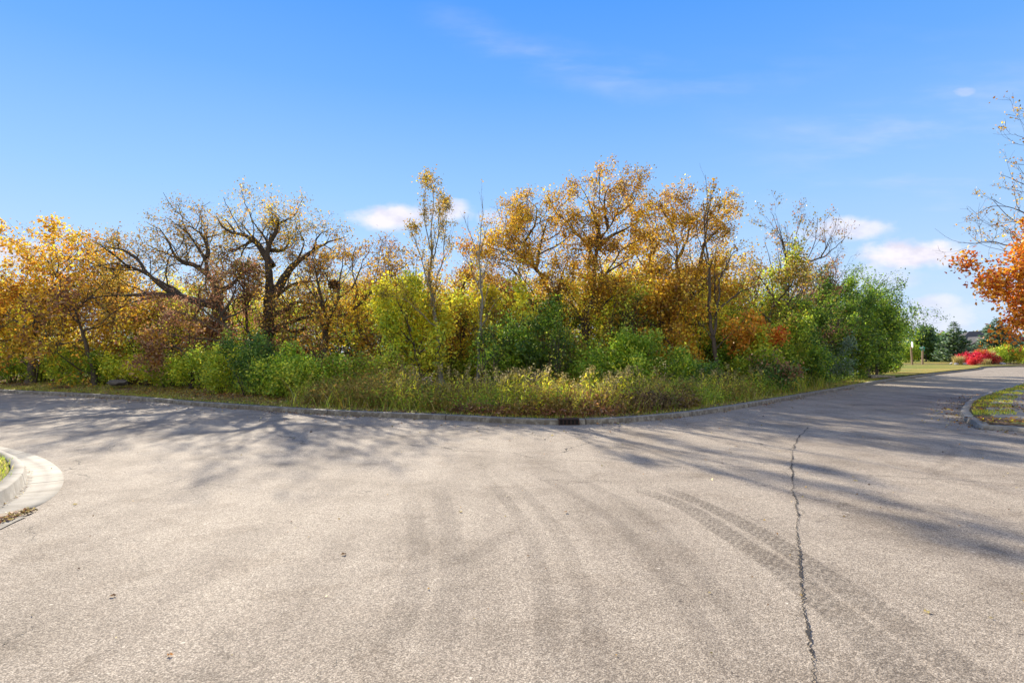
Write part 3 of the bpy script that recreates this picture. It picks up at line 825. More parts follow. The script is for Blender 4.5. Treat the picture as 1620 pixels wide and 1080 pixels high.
hero('oak_tree', 'large spreading oak with a thick fissured trunk and sparse golden leaves', 22, (413, 618),
 [([(414, 560), (420, 510), (428, 465), (431, 440), (430, 400), (428, 380), (430, 340)], .46, .10),
  ([(428, 395), (418, 372), (405, 355), (385, 342), (360, 335), (348, 325), (342, 308)], .15, .025),
  ([(430, 350), (436, 335), (440, 318), (433, 303)], .10, .02),
  ([(440, 320), (452, 315), (456, 312)], .05, .012),
  ([(433, 372), (450, 370), (460, 355), (466, 340)], .08, .014),
  ([(436, 455), (444, 430), (456, 408), (472, 390), (490, 375), (510, 360), (530, 350), (545, 346)], .20, .02),
  ([(456, 410), (470, 385), (480, 350), (470, 335)], .08, .012),
  ([(495, 372), (505, 345), (520, 332)], .05, .01),
  ([(432, 495), (450, 475), (465, 462), (485, 463), (500, 470)], .15, .03),
  ([(434, 522), (455, 505), (480, 495), (505, 488), (540, 490), (570, 492)], .12, .02),
  ([(430, 455), (455, 435), (478, 425), (510, 425), (530, 422)], .10, .015),
  ([(460, 532, .5), (475, 515, .2), (484, 507, 0)], .11, .08),
  ([(400, 352), (380, 365), (360, 372), (350, 372)], .06, .012),
  ([(374, 340), (362, 320), (350, 310)], .05, .012),
  ([(424, 365), (415, 340), (400, 318), (396, 300)], .06, .012), ([(410, 360), (388, 330), (372, 310)], .06, .012)],
 GNARLY, 'olive', 12000, .078, 5, rk=1.2, bark='dark_bark', mixpal='gold', mixf=.4, scatter=.16, sides0=12, ky=.88, patch=-.9)
hero('oak_tree', 'smaller oak full of withered mauve-brown leaves in front of the leaning limbs', 20.5, (375, 622),
 [([(370, 560), (362, 520), (350, 490), (345, 460)], .14, .05), ([(360, 515), (320, 480), (290, 460)], .07, .015), ([(350, 490), (370, 450), (372, 410)], .06, .012),
  ([(362, 540), (300, 530), (240, 520)], .06, .012), ([(348, 480), (325, 450), (330, 410)], .06, .012), ([(355, 500), (390, 480), (410, 455)], .05, .012), ([(362, 530), (310, 500), (260, 480)], .06, .012), ([(366, 545), (330, 555), (280, 550)], .05, .012)],
 OAK, 'rust', 6500, .09, 6, mixpal='mauve', mixf=.4, scatter=.12)
hero('oak_tree', 'crooked dark-stemmed tree between the leaning oak and the thick oak trunk', 21.5, (402, 620),
 [([(404, 560), (392, 500), (390, 470), (395, 430), (393, 400)], .12, .03), ([(392, 480), (400, 445), (410, 420)], .05, .012), ([(392, 460), (372, 430), (365, 400)], .05, .012)],
 OAK, 'rust', 4000, .10, 7, bark='dark_bark', mixpal='olive', mixf=.4, scatter=.12)
hero('crabapple_tree', 'low crooked tree with reddish-brown leaves at the edge of the left undergrowth', 19.5, (305, 625),
 [([(305, 590), (300, 565), (280, 545), (262, 535)], .09, .03), ([(300, 565), (310, 535), (300, 510)], .04, .012), ([(280, 545), (250, 550), (230, 548)], .03, .01), ([(303, 570), (330, 545), (345, 530)], .04, .012)],
 YOUNG, 'rust', 2400, .10, 8, bark='dark_bark', mixpal='amber', mixf=.5, scatter=.14)
hero('oak_tree', 'grey half-bare tree carrying a round squirrel nest among orange leaves', 21, (512, 622),
 [([(512, 590), (514, 545), (516, 505), (508, 460), (502, 420), (496, 385)], .17, .03), ([(515, 510), (530, 470), (538, 430), (545, 375)], .09, .012), ([(514, 505), (545, 488), (570, 470), (600, 440), (625, 420), (650, 400)], .09, .012),
  ([(516, 520), (500, 490), (480, 470), (470, 440)], .07, .012), ([(530, 470), (560, 440), (575, 400), (590, 370)], .06, .01), ([(515, 530), (545, 540), (560, 548)], .05, .012), ([(512, 480), (490, 450), (470, 425)], .05, .01)],
 OAK, 'amber', 6000, .085, 9, mixpal='rust', mixf=.35, scatter=.12)
hero('oak_tree', 'fallen-looking leaning tree with orange leaves slanting up behind the grey tree', 22, (590, 590),
 [([(600, 570), (640, 530), (672, 505), (690, 490)], .11, .03), ([(620, 550), (610, 500), (600, 450), (606, 410)], .07, .012), ([(645, 528), (640, 480), (650, 430), (640, 400)], .06, .012), ([(605, 560), (570, 520), (560, 480)], .06, .012), ([(602, 500), (570, 470), (565, 430)], .05, .012)],
 OAK, 'gold', 6500, .095, 10, mixpal='amber', mixf=.5, scatter=.15)
hero('ash_tree', 'young yellow-green tree with thin dark stems left of the tall slim poplar', 19.5, (665, 620),
 [([(665, 590), (660, 555), (650, 520), (640, 480)], .08, .02), ([(660, 555), (675, 510), (680, 460)], .04, .01), ([(655, 540), (620, 500), (600, 470)], .04, .01), ([(650, 520), (630, 460), (632, 420)], .04, .01), ([(655, 535), (600, 530), (575, 510)], .035, .01), ([(662, 560), (690, 530), (712, 500)], .03, .01)],
 YOUNG, 'yellow', 10000, .11, 11, mixpal='lime', mixf=.4, scatter=.18)
hero('poplar_tree', 'tall slim poplar with small golden leaves up to its tip', 19.4, (698, 625),
 [([(697, 600), (692, 520), (688, 470), (686, 430), (685, 380), (684, 330), (682, 268)], .125, .014), ([(687, 470), (672, 420), (658, 375), (648, 340)], .035, .008), ([(686, 440), (700, 390), (706, 340), (700, 290)], .03, .008),
  ([(685, 400), (676, 350), (670, 300), (674, 275)], .03, .008), ([(686, 400), (694, 340), (692, 290)], .03, .008), ([(692, 520), (660, 480), (640, 465), (610, 460)], .02, .006)],
 SLIM, 'olive', 6000, .066, 12, bark='pale_bark', mixpal='gold', mixf=.35, scatter=.09, patch=-3)
hero('poplar_tree', 'tall slim leafless poplar just right of the golden one', 20, (754, 625),
 [([(752, 590), (755, 540), (758, 480), (756, 420), (758, 370), (760, 330), (762, 290)], .085, .010), ([(757, 400), (745, 360), (733, 325)], .025, .006), ([(757, 395), (770, 350), (782, 325)], .025, .006), ([(756, 450), (740, 400), (730, 370)], .02, .006), ([(758, 440), (775, 400), (790, 370)], .02, .006)],
 SLIM, 'amber', 70, .08, 13, bark='pale_bark', scatter=.05)
hero('oak_tree', 'rust-orange leafed tree filling the gap between the two slim poplars', 24, (730, 615),
 [([(732, 570), (735, 520), (728, 480), (730, 440)], .16, .05), ([(734, 520), (770, 470), (790, 430)], .08, .012), ([(730, 490), (700, 450), (690, 420)], .07, .012), ([(730, 450), (745, 410), (740, 385)], .06, .012), ([(734, 540), (700, 520), (680, 500)], .06, .012), ([(735, 530), (775, 515), (800, 500)], .06, .012)],
 OAK, 'amber', 8500, .095, 14, mixpal='orange', mixf=.5, scatter=.17)
hero('maple_tree', 'small tree with bright lemon-yellow leaves behind the bare poplar', 21.5, (790, 615),
 [([(790, 580), (788, 545), (780, 510), (785, 480)], .07, .02), ([(786, 530), (765, 500), (768, 470)], .03, .01), ([(785, 520), (805, 490), (815, 465)], .03, .01)],
 YOUNG, 'yellow', 3800, .15, 15, mixpal='lime', mixf=.2, scatter=.16)
hero('oak_tree', 'oak leaning left with long arched limbs and orange leaves beside the bare poplar', 23, (905, 615),
 [([(905, 570), (895, 520), (885, 480), (870, 440), (850, 410), (830, 375), (812, 345), (800, 320)], .20, .012),
  ([(862, 430), (835, 400), (820, 388), (800, 375), (790, 360)], .08, .012), ([(850, 410), (858, 370), (870, 330), (885, 305)], .08, .012),
  ([(830, 375), (845, 340), (850, 310), (835, 298)], .06, .012), ([(893, 515), (850, 480), (828, 440), (805, 410), (775, 395)], .11, .015),
  ([(900, 540), (860, 495), (840, 475), (810, 455), (775, 445), (760, 450)], .10, .015), ([(880, 470), (840, 470), (815, 480)], .05, .012),
  ([(880, 465), (890, 420), (905, 380)], .07, .012), ([(812, 350), (825, 325), (815, 305)], .04, .01), ([(895, 530), (870, 540), (840, 545)], .06, .012)],
 OAK, 'amber', 23000, .085, 16, rk=1.2, mixpal='gold', mixf=.5, scatter=.14)
hero('oak_tree', 'tallest oak with a forked upright trunk and orange-tipped crown at the centre of the wood', 22.5, (932, 618),
 [([(930, 570), (934, 520), (938, 470), (942, 430), (944, 400), (950, 370), (962, 345), (975, 320), (985, 295), (990, 272)], .19, .012),
  ([(944, 405), (930, 375), (915, 355), (905, 340), (895, 320)], .10, .015), ([(948, 385), (945, 345), (935, 310), (925, 285), (918, 275)], .10, .012),
  ([(950, 370), (972, 355), (995, 345), (1012, 330)], .09, .012), ([(962, 345), (955, 310), (958, 285), (965, 270)], .07, .01), ([(975, 320), (1000, 300), (1008, 280)], .06, .01),
  ([(938, 460), (960, 420), (990, 400), (1010, 385)], .08, .012), ([(936, 500), (960, 470), (985, 450)], .08, .012), ([(934, 510), (905, 470), (900, 440)], .08, .012), ([(932, 545), (965, 520), (985, 490)], .08, .012)],
 OAK, 'amber', 23000, .085, 17, rk=1.3, mixpal='gold', mixf=.35, scatter=.13)
hero('oak_tree', 'half-bare slim tree with two pale upright stems right of the tallest oak', 24, (1030, 612),
 [([(1030, 560), (1028, 500), (1030, 440), (1032, 390), (1036, 340), (1030, 300)], .13, .014), ([(1032, 390), (1045, 350), (1058, 315)], .05, .01), ([(1030, 420), (1005, 390), (990, 360)], .05, .01), ([(1034, 380), (1020, 340), (1015, 310)], .05, .01)],
 OPEN, 'gold', 3000, .11, 18, mixpal='amber', mixf=.5, scatter=.12)
hero('oak_tree', 'high golden-topped oak with several steep limbs behind the thin bare trunk', 24, (1080, 612),
 [([(1080, 560), (1078, 500), (1072, 440), (1070, 390), (1066, 340), (1066, 300)], .16, .012), ([(1078, 490), (1100, 430), (1112, 370), (1125, 320), (1145, 295)], .13, .015), ([(1078, 500), (1050, 450), (1040, 400)], .10, .012),
  ([(1072, 400), (1090, 350), (1085, 310)], .07, .01), ([(1110, 380), (1135, 350), (1160, 330)], .07, .01), ([(1085, 470), (1130, 430), (1165, 400)], .09, .012), ([(1078, 520), (1040, 500), (1020, 480)], .07, .012), ([(1080, 510), (1120, 490), (1150, 460)], .07, .012), ([(1068, 350), (1050, 320), (1045, 300)], .05, .01)],
 OAK, 'gold', 23000, .088, 19, rk=1.3, mixpal='amber', mixf=.45, scatter=.14)
hero('oak_tree', 'low-branching tree with orange-gold leaves hanging over the round green bush', 21, (1065, 616),
 [([(1065, 580), (1060, 545), (1062, 510), (1055, 480)], .10, .03), ([(1062, 540), (1030, 510), (1010, 490)], .05, .01), ([(1062, 530), (1090, 500), (1105, 480)], .05, .01), ([(1060, 500), (1040, 465), (1035, 440)], .04, .01), ([(1064, 560), (1030, 550), (1000, 550)], .05, .01), ([(1064, 560), (1095, 560), (1110, 550)], .05, .01), ([(1062, 520), (1080, 470), (1085, 440)], .05, .01)],
 YOUNG, 'gold', 8500, .115, 20, mixpal='amber', mixf=.4, scatter=.20)
hero('ash_tree', 'thin bare tree with a pale trunk and topmost twigs above all the others', 20.5, (1132, 620),
 [([(1133, 600), (1131, 560), (1127, 510), (1122, 450), (1117, 390), (1114, 330), (1115, 290), (1116, 255)], .12, .010), ([(1128, 520), (1134, 470), (1140, 420), (1160, 385), (1185, 375)], .06, .01), ([(1130, 490), (1160, 462), (1190, 445), (1230, 435)], .055, .01),
  ([(1118, 400), (1105, 350), (1100, 310)], .03, .008), ([(1115, 340), (1125, 300), (1130, 275)], .03, .008), ([(1133, 560), (1150, 530), (1175, 500), (1185, 470)], .035, .008), ([(1130, 540), (1110, 510), (1095, 500)], .03, .008), ([(1134, 470), (1130, 420), (1135, 370)], .03, .008)],
 SLIM, 'gold', 650, .10, 21, bark='oak_bark', mixpal='amber', mixf=.4, scatter=.08)
hero('elm_tree', 'multi-stemmed elm with bare upper limbs fanning over the green thicket', 25, (1232, 600),
 [([(1232, 540), (1238, 500), (1240, 460), (1242, 420), (1238, 385), (1225, 350), (1212, 325)], .12, .008), ([(1236, 520), (1246, 470), (1250, 420), (1262, 370), (1270, 330)], .08, .008), ([(1234, 540), (1222, 500), (1205, 470), (1190, 430)], .10, .012),
  ([(1242, 430), (1265, 410), (1300, 395), (1325, 370), (1345, 352)], .08, .008), ([(1250, 420), (1240, 370), (1232, 335)], .07, .01), ([(1240, 470), (1275, 450), (1300, 445)], .06, .01), ([(1238, 500), (1280, 480), (1310, 478)], .05, .01), ([(1232, 530), (1210, 515), (1190, 490)], .06, .01), ([(1300, 395), (1310, 370), (1318, 345)], .04, .008)],
 OPEN, 'olive', 2200, .10, 22, mixpal='mauve', mixf=.4, scatter=.11)
hero('ash_tree', 'olive-green leafed tree reaching in front of the multi-stemmed elm', 23, (1215, 612),
 [([(1215, 570), (1218, 520), (1222, 470), (1220, 430)], .10, .02), ([(1220, 480), (1250, 440), (1262, 410)], .05, .01), ([(1220, 460), (1195, 425), (1180, 420)], .05, .01), ([(1221, 450), (1235, 410), (1232, 395)], .04, .01), ([(1219, 500), (1185, 470), (1165, 460)], .04, .01)],
 YOUNG, 'olive', 5000, .10, 23, mixpal='lime', mixf=.45, scatter=.18)
hero('oak_tree', 'small tree with thin purplish-brown foliage right of the multi-stemmed elm', 27, (1290, 600),
 [([(1290, 540), (1288, 500), (1292, 460), (1290, 420)], .10, .015), ([(1290, 480), (1310, 450), (1315, 430)], .04, .01), ([(1290, 500), (1265, 470), (1270, 440)], .04, .01)],
 YOUNG, 'mauve', 2600, .10, 24, mixpal='rust', mixf=.3, scatter=.18)
hero('ash_tree', 'bare grey-stemmed tree poking out of the green thicket near the clouds', 27, (1312, 600),
 [([(1312, 540), (1311, 490), (1310, 450), (1312, 420), (1318, 395)], .10, .012), ([(1311, 460), (1330, 430), (1345, 410)], .04, .008), ([(1310, 450), (1300, 420), (1295, 400)], .04, .008), ([(1311, 480), (1335, 455), (1350, 440)], .04, .008)],
 OPEN, 'olive', 260, .08, 25, scatter=.08)
hero('cottonwood_tree', 'open-crowned tree with green lower leaves and thin yellow top near the lawn', 33, (1372, 602),
 [([(1372, 560), (1372, 520), (1376, 480), (1380, 450), (1384, 425)], .14, .015), ([(1376, 490), (1400, 470), (1420, 470), (1432, 480)], .05, .01), ([(1375, 480), (1352, 460), (1345, 440)], .05, .01), ([(1380, 455), (1400, 435), (1408, 425)], .04, .008), ([(1380, 450), (1365, 430), (1362, 420)], .04, .008), ([(1373, 520), (1410, 505), (1440, 500), (1450, 520)], .05, .01)],
 OAK, 'deep', 6500, .10, 26, mixpal='green', mixf=.4, scatter=.13)
hero('ash_tree', 'small yellow-leafed tree overhanging the lawn beside the wooden sign posts', 40, (1412, 598),
 [([(1412, 570), (1415, 540), (1418, 520)], .08, .02), ([(1415, 545), (1435, 530), (1448, 522)], .03, .008), ([(1414, 550), (1424, 548), (1428, 546)], .03, .008), ([(1416, 530), (1405, 505), (1400, 495)], .03, .008)],
 YOUNG, 'green', 4200, .13, 27, mixpal='lime', mixf=.4, scatter=.2)

# right side trees standing off the right edge
hero('maple_tree', 'maple with dense bright orange leaves hanging over the right sidewalk', 15, (1747, 645),
 [([(1742, 600), (1742, 554), (1738, 494), (1730, 454)], .12, .05), ([(1738, 514), (1680, 469), (1650, 446), (1610, 429)], .05, .01), ([(1739, 504), (1670, 494), (1630, 486), (1590, 479)], .05, .01), ([(1740, 514), (1680, 514), (1650, 514), (1620, 519)], .04, .01),
  ([(1735, 474), (1680, 434), (1660, 412), (1640, 404)], .05, .01), ([(1730, 454), (1720, 414), (1690, 384)], .05, .01), ([(1735, 464), (1790, 434), (1830, 414)], .05, .01), ([(1738, 484), (1800, 474), (1860, 464)], .05, .01), ([(1735, 469, 0), (1720, 454, -.9), (1700, 444, -1.7)], .04, .01), ([(1735, 469, 0), (1730, 444, 1), (1720, 424, 1.8)], .04, .01), ([(1730, 454), (1750, 404), (1770, 374)], .04, .01), ([(1730, 454), (1670, 454), (1620, 456), (1590, 449)], .04, .01)],
 YOUNG, 'maple', 21000, .10, 28, mixpal='orange', mixf=.3, scatter=.14, ky=1.0)
hero('locust_tree', 'half-bare tree with small yellow leaves rising above the orange maple', 17.5, (1760, 632),
 [([(1755, 560), (1740, 470), (1725, 390), (1715, 320), (1705, 250), (1700, 200)], .15, .03), ([(1735, 450), (1680, 400), (1620, 375), (1560, 365), (1515, 370)], .06, .007), ([(1725, 390), (1670, 350), (1620, 325), (1575, 310), (1545, 322)], .06, .007),
  ([(1720, 350), (1670, 300), (1620, 270), (1580, 252)], .06, .007), ([(1712, 300), (1670, 240), (1630, 200), (1605, 185)], .05, .007), ([(1738, 460), (1690, 430), (1640, 395), (1590, 345), (1555, 335)], .05, .007), ([(1725, 380), (1780, 330), (1820, 300)], .05, .01), ([(1710, 280), (1750, 230), (1780, 200)], .05, .01)],
 OPEN, 'amber', 2200, .072, 29, mixpal='gold', mixf=.35, scatter=.06)

# squirrel nest in the grey tree
def blob(name, c, rad, pal, n, size, seed, parent=None, **props):
    r = np.random.default_rng(seed); C = unit(r.normal(size=(n, 3)))*(r.uniform(0, 1, (n, 1))**.4)*np.array(rad)
    V, Q, col = leaf_mesh(C, size, pal, r)
    o = link(name, new_mesh(name, V, quads=Q, mats=[M['leaf']], col=col), parent, **props); o.location = tuple(float(q) for q in c)
    return o
blob('squirrel_nest', pt(528, 450, 21), (.20, .20, .17), 'brown', 700, .10, 77, label='round brown squirrel nest of dead leaves high in the grey half-bare tree', category='nest')

# ================================================================= trees deeper in the wood (copied kinds)
def dup(root, loc, rz, sc, label, group):
    c = root.copy(); COL.objects.link(c); c.location = loc; c.rotation_euler = (0, 0, rz); c.scale = (sc, sc, sc)
    c['label'] = label; c['group'] = group
    for ch in [o for o in COL.objects if o.parent == root]:
        k = ch.copy(); COL.objects.link(k); k.parent = c
    return c
kinds = [('oak_tree', 'golden-leaved tree', 'gold', 'yellow', 6.3, 2.0, 6500, .11, OAK),
         ('oak_tree', 'rusty brown tree', 'rust', 'amber', 5.8, 2.0, 6000, .11, OAK),
         ('ash_tree', 'yellow-green understorey tree', 'lime', 'yellow', 5.2, 1.6, 6500, .115, YOUNG),
         ('ash_tree', 'green-leaved understorey tree', 'green', 'deep', 4.8, 1.6, 6500, .115, YOUNG),
         ('oak_tree', 'thin amber-leaved tree', 'amber', 'olive', 7.4, 1.7, 2400, .12, OPEN)]
spots = [  # kind, px, depth, scale
 (0, 15, 30, .95), (2, 40, 26, .7), (1, -60, 27, 1.0), (0, 100, 29, 1.0), (4, 160, 30, .95), (0, 210, 27, .85), (2, 235, 25, .75), (0, 265, 31, .9), (2, 330, 26, .7), (2, 300, 27, .9),
 (4, 350, 33, 1.0), (2, 395, 25, .75), (0, 450, 30, 1.0), (2, 470, 26, .72), (2, 500, 28, .95), (0, 560, 29, .85), (2, 590, 25, .78), (3, 545, 24, .6), (0, 640, 30, .95), (2, 645, 24, .85), (0, 690, 32, .9),
 (2, 715, 24, .8), (3, 740, 25, .8), (0, 770, 31, 1.0), (3, 800, 23, .75), (4, 835, 28, 1.0), (2, 825, 26, .85), (3, 860, 22.5, .7), (0, 865, 30, 1.0), (3, 905, 24, .85), (0, 960, 29, 1.05), (2, 950, 25, .95),
 (3, 985, 23, .8), (2, 1000, 27, .95), (0, 1020, 28, 1.1), (3, 1060, 27, .85), (0, 1110, 28, 1.05), (2, 1100, 24.5, .8), (3, 1140, 24, .7), (0, 1160, 27, .95), (2, 1175, 25, .85), (3, 1190, 28, .8), (4, 1200, 30, .95),
 (4, 1265, 32, .9), (3, 1250, 28, .9), (1, 1275, 34, .9), (3, 1320, 31, 1.0), (3, 1345, 30, .95), (3, 1385, 33, 1.05), (3, 1230, 40, 1.1), (0, 1150, 38, 1.1), (1, 900, 40, 1.1), (0, 790, 40, 1.1), (1, 560, 40, 1.1), (0, 400, 42, 1.1), (1, 200, 42, 1.1), (0, 90, 44, 1.1), (2, 20, 40, 1.1)]
protos = {}
HEROES = [(o['label'], CX+o.location.x/o.location.y*F) for o in COL.objects if o.get('label') and o.get('category') == 'tree']
SHORT = {'broad oak': 'the far left golden oak', 'young golden': 'the slanting golden tree', 'slender tree with rusty': 'the slender rusty tree', 'leaning oak': 'the leaning bare-limbed oak', 'large spreading': 'the thick-trunked oak',
 'smaller oak': 'the mauve-brown oak', 'crooked dark': 'the crooked dark-stemmed tree', 'low crooked': 'the low crooked tree', 'grey half': 'the grey nest tree', 'fallen-looking': 'the slanting orange tree', 'young yellow-green': 'the young yellow-green tree',
 'tall slim poplar': 'the golden slim poplar', 'tall slim leafless': 'the leafless poplar', 'rust-orange': 'the rust-orange tree', 'small tree with bright lemon': 'the lemon-yellow tree', 'oak leaning left': 'the left-leaning central oak', 'tallest oak': 'the tallest oak',
 'half-bare slim': 'the two-stemmed half-bare tree', 'high golden': 'the high golden-topped oak', 'low-branching': 'the low-branching orange tree', 'thin bare': 'the thin bare tree', 'multi-stemmed': 'the multi-stemmed elm', 'olive-green': 'the olive-green tree',
 'small tree with thin purplish': 'the purplish-brown tree', 'bare grey': 'the bare grey tree', 'open-crowned': 'the open-crowned tree', 'small yellow-leafed': 'the small yellow tree'}
USED = {}
def deep_label(first, px, d):
    best = min(HEROES, key=lambda q: abs(q[1]-px)); nm = next((v for k_, v in SHORT.items() if best[0].startswith(k_)), 'the front row')
    side = 'left behind' if px < best[1]-6 else ('right behind' if px > best[1]+6 else 'straight behind')
    l = '%s deep in the wood, %s %s' % (first, side, nm); n_ = USED.get(l, 0); USED[l] = n_+1
    return l if not n_ else l.replace('deep in', ['farther back in', 'even deeper in', 'farthest back in'][min(n_-1, 2)])
rr = np.random.default_rng(21)
GR = 'trees standing deeper in the wood'
for i, (k, px, d, sc) in enumerate(spots):
    nm, lab, pal, mp_, h, spd, nl, ls, lev = kinds[k]
    x = (px-CX)/F*d; lab = deep_label(lab, px, d)
    if (k, i % 2) not in protos:
        # prototype built at the place of its first use, then rescaled about its own base
        o = auto(nm, lab, x, d, h, spd, 300+i, lev, pal, nl, ls, mixpal=mp_, mixf=.4, group=GR, multi=2 if k in (2, 3) else 1, first=.22 if k in (2, 3) else .4, nl=6, scatter=.24)
        o.scale = (sc, sc, sc); protos[(k, i % 2)] = o
    else:
        dup(protos[(k, i % 2)], (x, d, .05), rr.uniform(0, 6.28), sc, lab, GR)

# ================================================================= shrubs
BUSH = [dict(dens=3.2, tmin=.1, L0=1.0, angle=45, up=.10, gnarl=.2, npts=6, rmin=.004), dict(dens=5.0, tmin=.1, L0=.5, angle=50, up=.02, gnarl=.2, npts=4, rmin=.003)]
def shrub(name, label, px, d, w, h, pal, mp_, nleaf, ls, seed, stems=9, mixf=.4, z0=.12, cat='shrub', scatter=.14, **kw):
    x = (px-CX)/F*d; r = np.random.default_rng(seed+70)
    root = empty(name, (x, d, z0), label, cat, kw.pop('group', None))
    Ps = []; Rs = []
    for i in range(stems):
        a = i*2.4+r.uniform(-.4, .4); q = math.sqrt((i+.5)/stems)
        ex, ey = math.cos(a)*q*w*.5, math.sin(a)*q*w*.42
        hh = h*(1-.45*q*q)*r.uniform(.78, .97)
        b = np.array([x+ex*.25, d+ey*.25, z0-.08]); e = np.array([x+ex, d+ey, z0+hh])
        m = b*.5+e*.5+np.array([-ex*.10, -ey*.10, hh*.06])
        Ps.append(np.array([b, m, e])); Rs.append((.016+.004*h, .005))
    return make_plant(root, Ps, Rs, BUSH, pal, nleaf, ls, seed, M['dark_bark'], mixpal=mp_, mixf=mixf, leaf_from=1, scatter=scatter, trunk_name='stems', crown='foliage', sides0=5, **kw)

for i, (px, d, h, w) in enumerate([(20, 25, 4.0, 1.2), (55, 23.5, 3.2, 1.0), (95, 23, 3.6, 1.0), (125, 25, 4.4, 1.2), (205, 22, 3.0, .9), (250, 23.5, 3.8, 1.1), (285, 22, 3.0, .9), (340, 22.5, 4.2, 1.1), (460, 21, 3.4, 1.1), (490, 23, 4.6, 1.2),
    (545, 21, 3.6, 1.1), (575, 22.5, 4.4, 1.2), (625, 21, 3.4, 1.0), (650, 21.5, 4.0, 1.1), (680, 23, 4.6, 1.1), (712, 21, 3.6, 1.0), (735, 22.5, 4.6, 1.2), (775, 21, 4.0, 1.1), (815, 21.5, 4.6, 1.2), (845, 20, 3.6, 1.1), (885, 22, 5.0, 1.3), (915, 21, 4.2, 1.2),
    (955, 21, 4.6, 1.2), (985, 22, 5.0, 1.3), (1015, 20.5, 4.0, 1.1), (1045, 22.5, 5.2, 1.3), (1095, 21.5, 4.8, 1.2), (1118, 23, 5.4, 1.3), (1155, 22, 4.6, 1.2), (1200, 24, 5.0, 1.2), (1255, 26, 5.0, 1.2), (1275, 27, 5.4, 1.2)]):
    pl_, nm_ = [('gold', 'golden'), ('yellow', 'yellow'), ('olive', 'olive'), ('amber', 'amber'), ('lime', 'lime')][i % 5]
    auto('understorey_tree', deep_label('slender sapling, few %s leaves' % nm_, px, d).replace(' deep in the wood', ' in the wood'), (px-CX)/F*d, d, h, w, 1600+i, YOUNG, pl_, 900, .085, multi=1+(i % 3 == 0), first=.3, nl=4, r0=.045, scatter=.12, group='slender saplings between the trunks')

